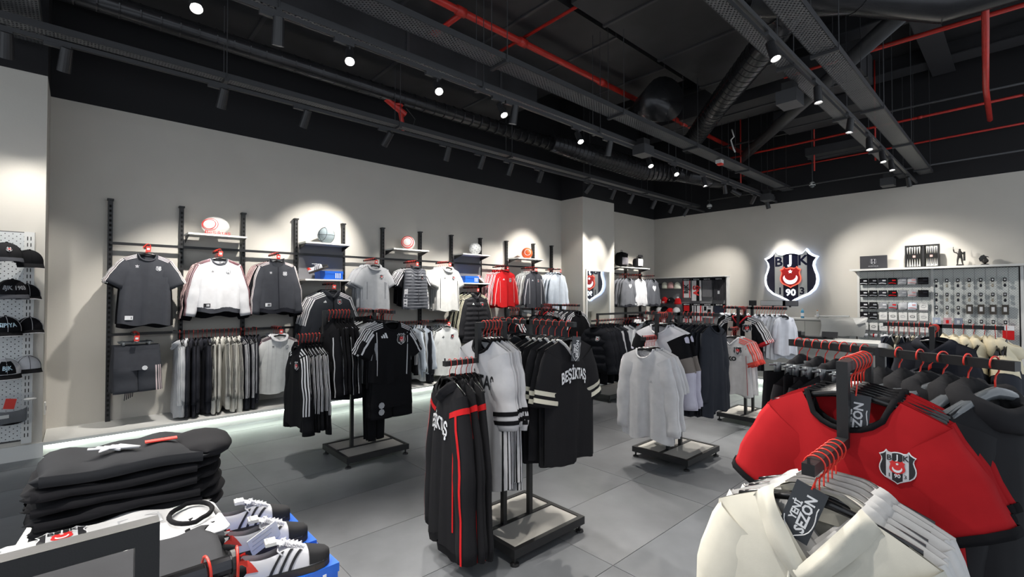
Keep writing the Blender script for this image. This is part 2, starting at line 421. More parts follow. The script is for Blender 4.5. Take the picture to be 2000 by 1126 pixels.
    for P in prints:
        kind = P[0]
        if kind == 'crest':
            _, x, z, sz = P; mb = MB()
            crest_into(mb, sz, lambda a, b, d: B.front(x + a, z + b, .004 + d), full=sz > .03)
            out.append(('crest', mb.mesh('crest', CRM if sz > .03 else [WP, C(GREY), WP, C(LG)]), None))
        elif kind == 'bars':
            _, x, z, sz, c_ = P; mb = MB()
            for i, (x0, h) in enumerate(((-.9, .55), (-.25, .95), (.4, 1.35))):
                Q = [(x0, 0), (x0 + .45, 0), (x0 + .45 - h * .45 + .1, h), (x0 - h * .45 + .1, h)]
                mb.add([B.front(x + a * sz, z + b * sz, .004) for a, b in Q], [(0, 1, 2, 3)])
            out.append(('logo', mb.mesh('logo', c_), None))
        elif kind == 'leaf':
            _, x, z, sz, c_ = P; mb = MB()
            for a0 in (-50, 0, 50):
                a = radians(90 + a0); Q = [(0, 0), (.5 * cos(a - .35), .5 * sin(a - .35)), (1.1 * cos(a), 1.1 * sin(a)), (.5 * cos(a + .35), .5 * sin(a + .35))]
                mb.add([B.front(x + p * sz, z + q * sz, .004) for p, q in Q], [(0, 1, 2, 3)])
            for k in (-.25, -.45): mb.add([B.front(x + p * sz, z + q * sz, .004) for p, q in [(-.6, k), (.6, k), (.6, k + .1), (-.6, k + .1)]], [(0, 1, 2, 3)])
            out.append(('logo', mb.mesh('logo', c_), None))
        elif kind == 'text':
            _, tx, x, z, sz, c_, arch = P; mb = MB(); v, f = text2d(tx, sz, .03); st_ = 1.9 if tx[0] == 'B' else 1
            mb.add([B.front(x + a, z + b * st_ - arch * a * a, .005) for a, b in v], f); out.append(('lettering', mb.mesh('lettering', c_), None))
        elif kind == 'patch':
            _, x, z, w, h, c_, c2 = P; mb = MB()
            mb.add([B.front(x + a, z + b, .004) for a, b in [(-w, -h), (w, -h), (w, h), (-w, h)]], [(0, 1, 2, 3)]); mb.cur = 1
            for k in (-.5, .0, .5): mb.add([B.front(x + a, z + b, .006) for a, b in [(k * w - w * .16, -h * .6), (k * w + w * .16, -h * .6), (k * w + w * .16, h * .6), (k * w - w * .16, h * .6)]], [(0, 1, 2, 3)])
            out.append(('patch', mb.mesh('patch', [c_, c2]), None))
        elif kind == 'heart':
            _, x, z, sz, c_ = P; mb = MB()
            Q = [(sz * (16 * sin(q) ** 3) / 16, sz * (13 * cos(q) - 5 * cos(2 * q) - 2 * cos(3 * q) - cos(4 * q)) / 16) for q in [2 * pi * i / 20 for i in range(20)]]
            mb.add([B.front(x + a, z + b, .004) for a, b in Q], [tuple(range(20))]); out.append(('heart_print', mb.mesh('heart_print', c_), None))
        elif kind == 'box':
            _, x, z, w, h, c_ = P; mb = MB()
            for (a0, a1, b0, b1) in ((-w, w, h - .006, h), (-w, w, -h, -h + .006), (-w, -w + .006, -h, h), (w - .006, w, -h, h)):
                mb.grid(lambda a, b: B.front(x + lerp(a0, a1, a), z + lerp(b0, b1, b), .004), 8 if a1 - a0 > .1 else 1, 4 if b1 - b0 > .1 else 1)
            out.append(('frame_print', mb.mesh('frame_print', c_), None))
    _g[key] = out
    return out
def pants(key, col, L=.95, stripes=None, short=False, rough=.9, prints=()):
    if key in _g: return _g[key]
    out = []; z0 = -.13; W = .19 if not short else .20
    m = C(col, rough)
    mb = MB(); n = 16
    mb.grid(lambda a, b: ((W * (1 + .08 * b)) * cos(2 * pi * a), (.022 + .02 * b) * sin(2 * pi * a), z0 - .26 * b), n, 4, closeu=True)
    out.append(('seat', mb.mesh('seat', m, True), None))
    mb = MB(); mb.grid(lambda a, b: (W * 1.015 * cos(2 * pi * a), .026 * sin(2 * pi * a), z0 + .004 - .045 * b), n, 1, closeu=True); out.append(('waistband', mb.mesh('waistband', m, True), None))
    for sd in (-1, 1):
        r0 = W * .54; r1 = .10 if short else .075
        def f(a, b, sd=sd, o=0.):
            r = lerp(r0, r1 if not short else r0 * 1.02, b) + o; q = 2 * pi * a
            return (sd * (W * .52 - (0 if short else .02) * b) + r * cos(q), (lerp(.04, .03, b) + o) * sin(q) * (1 + .15 * sin(9 * b)), z0 - .22 - (L - .22) * b)
        mb = MB(); mb.grid(f, 12, 10, closeu=True); o = len(mb.v) - 12; mb.f.append(list(range(o, o + 12))); mb.mi.append(0)
        out.append(('leg', mb.mesh('leg', m, True), None))
        if stripes:
            for k in range(3):
                if short and sd < 0: continue
                mb = MB(); a0 = (-.03 - .045 * k) if sd > 0 else (.53 + .045 * k)
                if short: a0 = -.07 - .042 * k
                vs = []
                for i in range(9):
                    for da in (0, -.022 * sd): vs.append(f(a0 + da, i / 8, sd, .003))
                mb.add(vs, [(2 * i, 2 * i + 1, 2 * i + 3, 2 * i + 2) for i in range(8)])
                out.append(('stripe', mb.mesh('stripe', C(stripes), True), None))
    if prints:
        for (x, z, s_, c_) in prints:
            mb = MB(); Q = [(s_ * cos(2 * pi * i / 8) + x, s_ * sin(2 * pi * i / 8) + z) for i in range(8)]
            mb.add([(a, -.046, b) for a, b in Q], [tuple(range(8))]); out.append(('badge', mb.mesh('badge', c_), None))
    _g[key] = out; return out
# hanger
def hanger_parts(style='std', wide=.20):
    key = 'hanger' + style + str(wide)
    if key in _g: return _g[key]
    mb = MB(); P = [(.0245 * cos(a), 0, .0245 * sin(a)) for a in [radians(205 - 225 * i / 12) for i in range(13)]]
    P += [(.018, 0, -.024), (.004, 0, -.036), (0, 0, -.05), (0, 0, -.088)]
    mb.tube(P, .0022 if style != 'thick' else .0028, 6); out = [('hook', mb.mesh('hook', M_hook if style != 'black' else M_metal, True), 'red coated wire hook' if style != 'black' else None)]
    m = M_hang if style in ('std', 'black') else M_clear
    mb = MB()
    if style == 'clip':
        mb.box((0, 0, -.092), (wide * 1.9, .008, .008))
        for sd in (-1, 1): mb.box((sd * wide * .7, 0, -.108), (.022, .022, .05))
        mb.box((0, 0, -.086), (.03, .014, .022))
    else:
        N = 12; vs = []; n = 6
        for i in range(N + 1):
            u = lerp(-1, 1, i / N); au = abs(u); z = -.090 - .012 * au - .050 * au ** 1.6; hh = lerp(.014, .007, au) if style != 'thick' else lerp(.022, .011, au); dd = lerp(.006, .005, au) if style == 'std' else lerp(.012, .026, au)
            yb = .012 * au * au
            for j in range(n): q = 2 * pi * j / n; vs.append((u * wide, yb + dd * cos(q), z + hh * sin(q)))
        mb.add(vs, [(i * n + j, i * n + (j + 1) % n, (i + 1) * n + (j + 1) % n, (i + 1) * n + j) for i in range(N) for j in range(n)] + [tuple(range(n)), tuple(N * n + j for j in range(n))])
    out.append(('shoulder_bar', mb.mesh('shoulder_bar', m, True), None))
    _g[key] = out; return out
NG = [0]
def place(parts, name, label, cat, loc, rot, group=None, scale=1.0):
    t = thing(name, label, cat, loc, rot, group)
    if scale != 1.0: t.scale = (scale,) * 3 if isinstance(scale, (int, float)) else scale
    body = None; slv = []
    for pt in parts:
        nm, me, lb = pt[:3]; par = t
        if len(pt) > 3 and slv: par = slv[min(pt[3], len(slv) - 1)]
        elif nm in ('crest', 'logo', 'lettering', 'patch', 'heart_print', 'frame_print', 'zipper', 'placket', 'pocket', 'yoke') and body: par = body
        o = link(nm, me, par, label=lb)
        if nm == 'body': body = o
        if nm == 'sleeve': slv.append(o)
    return t
def hang(parts, name, label, cat, loc, rotz, hlabel, group=None, hgroup=None, hs='std', jit=.05, scale=1.0, wide=.20, tilt=0):
    r = rotz + random.uniform(-jit, jit)
    place(hanger_parts(hs, wide), 'clothes_hanger', hlabel, 'hanger', loc, r, hgroup)
    place(parts, name, label, cat, loc, (0, tilt, r), group, scale)
def row(p0, p1, rotz, items, where, ends='the near end', hs='std', jit=.06, wide=.20):
    """items: list of (parts list or single, name, desc, cat, n)"""
    tot = sum(i[4] for i in items); k = 0
    p0, p1 = Vector(p0), Vector(p1); cnt = {}; sp = (p1 - p0).length / tot
    for it in items:
        parts, name, desc, cat, n = it[:5]; sc = it[5] if len(it) > 5 else 1.0; h = it[6] if len(it) > 6 else hs
        for j in range(n):
            c = cnt.get(desc, 0); cnt[desc] = c + 1
            tall = sum(i[4] for i in items if i[2] == desc)
            loc = p0.lerp(p1, (k + .5) / tot) + Vector((0, 0, 0))
            pr_ = parts[j % len(parts)] if isinstance(parts[0], list) else parts
            lab = ('%s, %s from %s, %s' % (desc, ORD[c], ends, where)) if tall > 1 else '%s, %s' % (desc, where)
            if k > 0:
                f_ = sc if isinstance(sc, (int, float)) else 1.0; q_ = random.uniform(.96, 1.03)
                sc_ = (f_ * random.uniform(.96, 1.03), f_ * max(.34, min(1.0, sp / .085)), f_ * q_)
            else: sc_ = sc
            hang(pr_, name, lab, cat, loc, rotz, 'black hanger, red hook, %s from %s, %s' % (ORD[k], ends, where),
                 group='garments, ' + where, hgroup='hangers, ' + where, hs=h, jit=jit * (1.6 if k else .6), scale=sc_, wide=wide, tilt=random.uniform(-.03, .03))
            k += 1
# ------------------------------------------------------------------ room shell
XW, YB, HW, HC = -7.08, 11.90, 3.70, 6.0
def wall2(name, boxes, **k):
    """boxes: (x0,x1,y0,y1); painted light to HW and black above"""
    mb = MB()
    for x0, x1, y0, y1 in boxes:
        mb.cur = 0; mb.bx(x0, x1, y0, y1, 0, HW); mb.cur = 1; mb.bx(x0, x1, y0, y1, HW, HC)
    return struct(name, mb, [M_wall, M_black], **k)
wall2('wall_left', [(XW - .2, XW, -.27, YB + .2)])
wall2('wall_back', [(XW, 2.2, YB, YB + .2)])
pl = wall2('wall_left_near', [(XW - .2, -6.45, -4, -.26)])
wall2('wall_left_column', [(XW, -6.46, 7.98, 9.12)])
struct('ceiling', MB().bx(XW - .2, 2.4, -4, YB + .2, HC, HC + .1), M_ceil)
fl = struct('floor', MB().bx(XW - .2, 2.4, -4, YB + .2, -.08, -.004), M_grout)
TW, TL, GAP = .645, 1.16, .004
tiles = {}
ix = 0
x = -1.63 - TW * 9
while x < 2.2:
    y = 2.28 - TL * 5; iy = 0
    while y < YB:
        x0, x1, y0, y1 = max(x, XW), min(x + TW, 2.2), y, min(y + TL, YB)
        if x1 - x0 > .02 and y1 - y0 > .02 and not (y1 < -.9 and x1 < -4):
            w, l = round(x1 - x0 - GAP, 3), round(y1 - y0 - GAP, 3); mi = random.randrange(3)
            if (w, l, mi) not in tiles: tiles[(w, l, mi)] = MB().bx(0, w, 0, l, -.012, 0).mesh('tile', M_tile[mi])
            link('tile', tiles[(w, l, mi)], fl, loc=(x0 + GAP / 2, y0 + GAP / 2, 0))
        y += TL; iy += 1
    x += TW; ix += 1
# plinth with light strip along the left wall
def plinth(name, label, x0, x1, y0, y1, front, h=.135):
    t = thing(name, label, 'plinth', ((x0 + x1) / 2, (y0 + y1) / 2, 0)); ox, oy = (x0 + x1) / 2, (y0 + y1) / 2
    a, b, c, d = x0 - ox, x1 - ox, y0 - oy, y1 - oy
    if front == 'x':
        MB().bx(a, b, c, d, h - .03, h).obj('top_board', M_white, t)
        MB().bx(a, b - .035, c, d, 0, h - .03).obj('riser', M_white, t)
        MB().bx(b - .030, b - .012, c + .02, d - .02, h - .042, h - .031).obj('light_strip', M_led, t, label='glowing light strip under the lip')
    else:
        MB().bx(a, b, c, d, h - .03, h).obj('top_board', M_white, t)
        MB().bx(a, b, c + .035, d, 0, h - .03).obj('riser', M_white, t)
        MB().bx(a + .02, b - .02, c + .012, c + .03, h - .042, h - .031).obj('light_strip', M_led, t, label='glowing light strip under the lip')
    return t
plinth('display_plinth', 'long low white plinth with glowing edge along the left wall', XW, -6.44, -.255, 7.97, 'x')
plinth('display_plinth', 'low white plinth with glowing edge beyond the wall column', XW, -6.44, 9.13, 11.1, 'x')
plinth('display_plinth', 'low white plinth with glowing edge under the cap panel', -7.0, -4.3, 11.3, 11.89, 'y')
for nm, (x0, x1, y0, y1) in (('baseboard_left', (-6.45, -6.425, -3.9, -.25)), ('baseboard_column', (-6.46, -6.44, 7.99, 9.12)), ('baseboard_back', (-4.3, 2.2, 11.88, 11.9))):
    struct(nm, MB().bx(x0, x1, y0, y1, 0, .14), M_white)
# wall socket on pillar side (faces +y)
t = thing('wall_socket', 'small white wall socket on the side of the left pillar', 'socket', (-6.72, -.26, .42))
MB().bx(-.045, .045, 0, .012, -.06, .06).obj('cover_plate', M_white, t); MB().bx(-.02, .02, .012, .016, -.02, .02).obj('outlet', M_panel, t)
# ------------------------------------------------------------------ track lights
M_lampb = mat('lamp_black', (.02, .02, .022), .4)
def tracks():
    out = []
    def lamp(x, y, z, tgt, label, power=1.0, size=62, L=.17, r=.040, dep=.88):
        t = thing('track_spotlight', label, 'spotlight', (x, y, z), 0, 'track spotlights')
        MB().box((0, -.05, -.015), (.034, .17, .03)).obj('adapter', M_tray, t)
        d = (Vector(tgt) - Vector((x, y, z - .09))).normalized()
        MB().tube([(0, 0, -.03), (0, 0, -.095)], .008, 6).obj('stem', M_tray, t)
        c = Vector((0, 0, -.11)); p0 = c - d * L * .45; p1 = c + d * L * .55
        mb = MB(); mb.tube([p0, p0 + d * L * .3, p1], [r * .86, r * .92, r], 16, False); mb.tube([p1, p0 + d * L * dep], [r * .94, r * .80], 16, False); mb.tube([p0 - d * .003, p0], r * .86, 16)
        hd = mb.obj('lamp_head', M_lampb, t, smooth=False)
        MB().tube([p0 + d * L * dep, p0 + d * L * (dep + .01)], r * .82, 14).obj('lens', M_lamp, hd, label='lit lens')
        l = bpy.data.lights.new('bulb', 'SPOT'); l.energy = SPOT_W * power; l.spot_size = radians(size); l.spot_blend = .75; l.shadow_soft_size = .03; l.color = (1, .955, .89)
        o = bpy.data.objects.new('bulb', l); COL.objects.link(o); o.parent = t; o.location = p1 + d * .02
        o.rotation_mode = 'QUATERNION'; o.rotation_quaternion = d.to_track_quat('-Z', 'Y')
    # track 1 : washes the left wall
    ys = [-2.6, -1.3, -.47, -.12, 1.07, 1.9, 2.94, 3.88, 4.51, 5.1, 5.8, 7.13, 7.9, 8.55, 9.44, 10.2, 10.9]
    for i, y in enumerate(ys):
        hi = y in (2.94, 7.13)
        lamp(-5.62, y, 3.72, (-6.95, y + (-.35 if hi else random.uniform(-.3, .3)), 2.2 if hi else random.uniform(1.0, 1.6)), 'black track spotlight by the left wall, %s from the near end' % ORD[i], .28 if y < 0 else (1.1 if hi else [.8, 1.3, .9, .7, 1.2][i % 5]), 52, dep=.55, L=.20, r=.048)
    # track 2 : centre
    y2 = [-2.2, -.6, .57, 1.68, 2.57, 3.41, 4.74, 6.43, 7.2, 8.25, 9.11]
    tg = [(-2, -1, .8), (-2.0, .0, .8), (-2.0, .5, .8), (-2.2, 1.0, 1.0), (-1.6, 1.9, .8), (-2.0, 3.3, .6), (-2.3, 4.2, .9), (-2.4, 5.6, .8), (-2.0, 6.2, .9), (-3.2, 8.2, .5), (-4.0, 10.3, .8)]
    for i, y in enumerate(y2):
        lamp(-3.9, y, 3.72, tg[i], 'lit track spotlight in the centre, %s from the near end' % ORD[i], .9, 64)
    y2d = [1.11, 3.6, 5.4, 9.6, 10.5, 11.3]
    tg = [(-4.8, 1.3, .9), (-4.7, 3.6, .4), (-4.8, 5.6, .7), (-1.5, 11.9, 1.7), (-5.71, 11.9, 1.5), (-3.62, 11.9, 1.75)]
    for i, y in enumerate(y2d):
        lamp(-3.9, y, 3.72, tg[i], 'centre track spotlight turned away, %s from the near end' % ORD[i], [.9, .9, .9, 1.6, .9, .5][i], 50, dep=.55, L=.20, r=.046)
    y3 = [-1.6, -.4, .9, 1.9, 3.0, 4.26, 5.53, 6.82, 7.84, 8.71, 9.38, 10.97]
    tg = [(-1.6, -.6, .8), (-1.8, .3, .8), (-1.0, 1.2, .8), (-.5, 1.5, .8), (-1.0, 2.6, .6), (-.5, 3.9, .9), (-1.2, 5.4, .5), (-1.7, 6.6, .5), (-1.2, 7.3, .5), (-1.0, 8.2, .6), (-1.0, 8.9, .6), (-1.2, 11.9, 1.3)]
    for i, y in enumerate(y3):
        lamp(-1.42, y, 3.72, tg[i], 'lit track spotlight at the right, %s from the near end' % ORD[i], .7 if i < 6 else .9, 64)
tracks()
def track(x, label):
    t = thing('light_track', label, 'light track', (x, 4, 3.72))
    MB().bx(-.018, .018, -7.5, 7.88, 0, .035).obj('rail', M_tray, t)
    MB().bx(-.006, .006, -7.5, 7.88, -.002, 0).obj('contact_slot', M_metal, t)
    return t
track(-5.62, 'black light track running beside the left wall'); track(-3.9, 'black light track running down the centre'); track(-1.42, 'black light track running down the right side')
def tray(x, w, z, label, h=.06):
    t = thing('cable_tray', label, 'cable tray', (x, 4, z))
    MB().bx(-w / 2, w / 2, -7.6, 7.88, 0, .004).obj('base_plate', M_galv, t)
    for s in (-1, 1): MB().bx(s * w / 2 - .004, s * w / 2 + .004, -7.6, 7.88, 0, h).obj('side_rail', M_tray, t)
    for i in range(8):
        y = -7 + 2.05 * i; MB().bx(-w / 2 - .02, w / 2 + .02, y, y + .04, -.03, -.002).obj('cross_bracket', M_tray, t)
        for s in (-1, 1): MB().tube([(s * (w / 2 + .014), y + .02, -.02), (s * (w / 2 + .014), y + .02, HC - z)], .005, 5).obj('hanging_rod', M_tray, t)
tray(-5.78, .12, 3.86, 'narrow perforated cable tray above the left track'); tray(-3.66, .22, 3.95, 'wide perforated cable tray above the centre track')
tray(-3.98, .10, 3.80, 'narrow perforated channel beside the centre track'); tray(-1.62, .12, 3.86, 'perforated cable tray left of the right track'); tray(-1.28, .20, 3.88, 'wide perforated cable tray right of the right track')
t = thing('cable_tray', 'short perforated tray crossing at the top left', 'cable tray', (-5.5, -.4, 3.98)); MB().bx(-.9, 1.6, -.12, .12, 0, .004).obj('base_plate', M_galv, t)
for s in (-1, 1): MB().bx(-.9, 1.6, s * .12 - .004, s * .12 + .004, 0, .06).obj('side_rail', M_tray, t)
# boxes hung under trays
for i, (x, y, lb) in enumerate([(-1.72, 5.67, 'black power box under right tray, near the second lit lamp'), (-3.8, 6.1, 'black power box under centre tray, the nearer one'), (-1.75, 11.2, 'black power box under right tray by the back wall'), (-3.8, 11.0, 'black power box under centre tray by the back wall')]):
    t = thing('power_box', lb, 'power box', (x, y, 3.62)); MB().bx(-.10, .10, -.13, .13, 0, .14).obj('housing', M_tray, t); MB().bx(-.06, .06, -.08, .08, .14, .24).obj('bracket', M_metal, t)
# ------------------------------------------------------------------ ceiling services
def pipe(name, label, pts, r, m, n=10, cat='pipe', joints=()):
    t = thing(name, label, cat, pts[0]); P = [Vector(p) - Vector(pts[0]) for p in pts]
    MB().tube(P, r, n).obj('pipe_run', m, t, smooth=True)
    for f in joints:
        a, b = P[0], P[-1]; c = a.lerp(b, f); d = (b - a).normalized() * r * 1.4
        MB().tube([c - d, c + d], r * 1.3, n).obj('coupling', m, t, smooth=True)
    return t
R_ = M_redpipe
pipe('sprinkler_pipe', 'thick red pipe running away from top centre', [(-4.6, -3, 5.0), (-4.6, 11.8, 5.0)], .045, R_, joints=(.43, .5, .62, .8))
pipe('sprinkler_pipe', 'thin red pipe crossing the thick red pipe', [(-5.3, 4.43, 5.08), (.5, 4.43, 5.08)], .022, R_)
pipe('sprinkler_pipe', 'short red stub with cap beside the thick red pipe', [(-5.35, 3.4, 5.0), (-4.6, 3.4, 5.0)], .035, R_, joints=(.12,))
pipe('sprinkler_pipe', 'long red pipe crossing at the upper right', [(-4.6, 11.0, 4.72), (2.1, 10.9, 4.72)], .022, R_, joints=(.5, .69))
pipe('sprinkler_pipe', 'red pipe crossing lowest near the back wall', [(-4.6, 11.75, 4.45), (2.1, 11.6, 4.45)], .018, R_)
pipe('sprinkler_pipe', 'red pipe dropping upright at the far right', [(-.27, 7.3, 5.95), (-.30, 7.9, 4.72), (-.36, 9.3, 4.45), (-.38, 10.9, 4.42)], .035, R_)
pipe('sprinkler_pipe', 'paired red pipes at right, the front one', [(-1.75, 8.1, 5.0), (2.1, 8.3, 5.0)], .022, R_)
pipe('sprinkler_pipe', 'paired red pipes at right, the back one', [(-2.6, 8.3, 5.06), (-1.9, 8.3, 5.06), (2.1, 8.45, 5.06)], .022, R_)
for i, x in enumerate((-4.35, -2.9, -1.9)): pipe('sprinkler_pipe', 'thin red drop pipe, %s from the left near the back' % ['first', 'second', 'third'][i], [(x, 11.0, 6.0), (x, 11.0, 4.1)], .014, R_)
pipe('conduit', 'grey black conduit crossing high at right', [(-4.8, 10.6, 4.9), (2.1, 10.7, 4.8)], .022, M_tray)
pipe('conduit', 'grey rail crossing above the back wall', [(-5.4, 11.6, 3.95), (.2, 11.5, 3.97)], .018, M_tray)
pipe('conduit', 'dark diagonal pipe crossing behind the right tray', [(-5.0, 12.0, 4.75), (-.9, 6.8, 4.75)], .10, M_tray, 14, 'duct')
def spiral(name, label, pts, r, m=M_duct, n=20, step=.11):
    t = thing(name, label, 'duct', pts[0]); P = [Vector(p) - Vector(pts[0]) for p in pts]
    MB().tube(P, r, n).obj('duct_body', m, t, smooth=True)
    mb = MB(); rs = r if isinstance(r, (list, tuple)) else [r] * len(P)
    for i in range(len(P) - 1):
        L = (P[i + 1] - P[i]).length; k = max(1, int(L / step)); d = (P[i + 1] - P[i]).normalized()
        for j in range(k):
            c = P[i].lerp(P[i + 1], j / k); rr = lerp(rs[i], rs[i + 1], j / k) + .006; mb.tube([c - d * .006, c + d * .006], rr, n, True)
    o = mb.obj('seam', m, t, smooth=False); o['kind'] = 'stuff'
    return t
spiral('spiral_duct', 'long round black duct behind the centre tray', [(-5.9, -3, 4.35), (-5.95, 3.0, 4.35), (-5.85, 6.5, 4.33)], [.10, .10, .12], step=.16)
spiral('spiral_duct', 'thick flexible black duct bending above the back corner', [(-5.85, 6.3, 4.35), (-5.75, 7.4, 4.32), (-5.65, 9.0, 4.3), (-5.1, 9.9, 4.3)], [.15, .20, .22, .22], step=.10)
spiral('spiral_duct', 'round black duct under the back end of trays', [(-5.2, 9.6, 4.25), (-4.9, 10.6, 4.2), (-4.6, 11.7, 4.2)], [.17, .15, .15], step=.3)
spiral('spiral_duct', 'shiny spiral duct rising diagonally to the right', [(-4.5, 8.9, 4.55), (-3.3, 7.45, 4.58), (-2.1, 6.15, 4.65), (-1.6, 5.6, 4.8)], [.17, .17, .18, .2], step=.13)
spiral('spiral_duct', 'largest round black duct across the top right corner', [(-2.0, 5.2, 4.75), (-1.2, 6.0, 4.8), (-.6, 6.9, 4.85), (2.1, 7.3, 4.9)], [.22, .25, .3, .3], step=.6)
spiral('spiral_duct', 'short round branch at the top beside the right tray', [(-1.9, 5.7, 4.8), (-2.2, 4.9, 4.9), (-2.3, 4.2, 5.2)], [.2, .2, .2], step=.25)
spiral('duct_cone', 'black cone shaped duct end with a dark round mouth', [(-4.75, 7.25, 4.75), (-4.25, 6.95, 4.68), (-3.78, 6.68, 4.62)], [.14, .24, .34], step=9)
def boxduct(label, c, d, rz=0, tilt=0, ribs=3):
    t = thing('air_duct', label, 'duct', c, (0, tilt, rz)); MB().box((0, 0, 0), d).obj('duct_body', M_duct2, t)
    for i in range(ribs):
        q = -d[1] / 2 + d[1] * (i + .5) / ribs; MB().box((0, q, 0), (d[0] + .04, .04, d[2] + .04)).obj('flange', M_duct3, t)
M_duct2 = mat('duct_flat_black', (.028, .028, .031), .6, .1, var=.3, vscale=2); M_duct3 = mat('flange_black', (.04, .04, .044), .5)
boxduct('large black rectangular duct above the thick red pipe', (-4.6, 4.2, 5.4), (1.5, 6.5, .45), 0, 0, 5)
boxduct('black rectangular duct running beside the cone', (-3.1, 6.3, 5.3), (1.1, 4.0, .5), 0, 0, 3)
boxduct('black rectangular duct crossing behind the cone', (-3.4, 9.0, 5.2), (3.5, .8, .45), 0, 0, 1)
boxduct('wide black duct tray over the left track', (-6.0, 1.5, 4.9), (1.2, 8.0, .4), 0, 0, 5)
boxduct('black rectangular duct near the top centre', (-2.6, 3.2, 5.4), (.9, 3.0, .6), 0, .2, 2)
boxduct('flat black air unit hanging over the back right', (-2.6, 10.2, 4.95), (1.3, .9, .22), 0, 0, 1)
boxduct('second flat black air unit near the back wall', (-2.5, 11.2, 4.5), (1.1, .5, .16), 0, 0, 1)
for i in range(5):
    t = thing('ceiling_beam', 'dark crossing ceiling beam, %s from the camera' % ORD[i], 'beam', (0, 2.5 + 2.2 * i, 5.92)); MB().bx(-7, 2.2, -.12, .12, -.18, .18).obj('beam_web', M_duct2, t); MB().bx(-7, 2.2, -.2, .2, -.2, -.18).obj('beam_flange', M_duct3, t)
for i in range(3):
    t = thing('ceiling_beam', 'dark lengthwise ceiling beam, %s from the right wall' % ORD[i], 'beam', (.9 - 1.9 * i, 4, 5.85)); MB().bx(-.1, .1, -7.5, 7.8, -.15, .15).obj('beam_web', M_duct2, t); MB().bx(-.16, .16, -7.5, 7.8, -.17, -.15).obj('beam_flange', M_duct3, t)
# red valve cluster
t = thing('sprinkler_valve', 'red sprinkler valve cluster hanging over the left track', 'valve', (-5.95, 3.2, 4.18))
MB().tube([(0, -.12, .1), (0, .18, -.05)], .045, 10).obj('valve_body', M_redpipe, t); MB().tube([(0, .1, -.02), (0, .16, -.28)], .03, 10).obj('outlet_pipe', M_redpipe, t)
MB().lathe([(.06, 0), (.065, .012), (.06, .024)], 14, (.03, .06, .03)).obj('handwheel', M_redpipe, t); MB().tube([(0, .2, .05), (.02, .33, -.08), (0, .28, -.28), (0, .12, -.33)], .005, 5).obj('cable_loop', M_tray, t)
t = thing('fire_call_sensor', 'small white and red sensor on the centre tray', 'sensor', (-3.6, 8.2, 3.86)); MB().bx(-.05, .05, -.05, .05, 0, .06).obj('housing', M_white, t); MB().bx(-.03, .052, -.04, .04, -.03, 0).obj('lamp_cap', M_redtag, t)
for i, (p, lb) in enumerate([((-5.4, 11.7, 3.8), 'white dome camera by the far corner'), ((-3.1, 11.6, 3.93), 'white dome camera above the crest')]):
    t = thing('dome_camera', lb, 'camera', p); MB().lathe([(.06, 0), (.06, .05), (.02, .08)], 14).obj('base', M_white, t, smooth=True); MB().tube([(0, 0, .07), (0, 0, 6 - p[2])], .012, 6).obj('drop_rod', M_tray, t); MB().lathe([(.01, -.05), (.04, -.035), (.05, 0)], 14).obj('dome', M_clear, t, smooth=True)
pipe('loose_cable', 'pale loose cable end dangling over the back', [(-3.8, 9.2, 4.75), (-3.76, 9.2, 4.6), (-3.82, 9.2, 4.55), (-3.78, 9.2, 4.4), (-3.74, 9.2, 4.3)], .014, M_white, 6, 'cable')
# ------------------------------------------------------------------ garment recipes
P = {}
rd = dict
def mk(name, *a, **k): P[name] = garment(name, *a, **k); return P[name]
WP, BP, RP = M_white_pr, M_black_pr, M_red_pr
mk('tee_trefoil', CHAR, W=.215, Wh=.235, L=.78, sl=.27, r0=.115, r1=.105, ang=48, ang2=60, stripes=(.74, .68, .68), sw=.5, prints=[('leaf', -.09, -.24, .022, WP), ('crest', .10, -.25, .026), ('patch', -.14, -.80, .035, .022, WP, BP)])
mk('tee_trefoil_back', BLACK, W=.215, Wh=.24, L=.80, sl=.27, r0=.115, r1=.11, ang=48, ang2=62, stripes=WHITE, sw=.5, ph=2)
mk('sweat_white', WHITE, W=.225, Wh=.235, L=.60, sl=.60, r0=.11, r1=.06, ang=58, ang2=80, v=False, ccol=CHAR, cuff=CHAR, hem=CHAR, stripes=(.14, .03, .04), sw=.5, prints=[('leaf', -.075, -.26, .02, BP), ('crest', .09, -.25, .026), ('patch', -.13, -.66, .035, .022, BP, WP)])
mk('sweat_back', BLACK, W=.225, Wh=.25, L=.64, sl=.63, r0=.11, r1=.06, ang=56, ang2=80, cuff=BLACK, hem=BLACK, stripes=(.7, .5, .5), sw=.5, ph=1)
mk('track_trefoil', CHAR, W=.215, Wh=.225, L=.62, sl=.60, r0=.10, r1=.055, ang=62, ang2=82, collar='stand', zip_=DK, cuff=DK, hem=DK, stripes=(.74, .68, .68), sw=.5, prints=[('leaf', -.085, -.25, .02, WP), ('crest', .085, -.26, .028), ('patch', -.12, -.66, .035, .022, WP, BP)])
mk('coat_black', (.022, .024, .03), W=.27, Wh=.34, L=.80, sl=.62, r0=.13, r1=.075, D=.07, ang=55, ang2=76, collar='hood', stripes=WHITE, sw=.8, zip_=BLACK, rough=.6, prints=[('bars', -.11, -.26, .022, WP), ('crest', .09, -.25, .035)], s_u1=.6)
mk('polo_grey', LG, W=.215, Wh=.235, L=.66, sl=.23, r0=.105, r1=.095, collar='polo', ang=50, ang2=60, vs=[(-.92, -.6, .35, .75, GREY), (.6, .92, .35, .75, GREY)], prints=[('crest', .09, -.26, .035)])
mk('polo_white', (.60, .60, .58), W=.215, Wh=.235, L=.72, sl=.24, r0=.105, r1=.095, collar='polo', ang=50, ang2=60, prints=[('bars', -.09, -.28, .018, BP), ('crest', .09, -.26, .035)], vs=[(-.8, -.77, .2, .95, BLACK), (.77, .8, .2, .95, BLACK)])
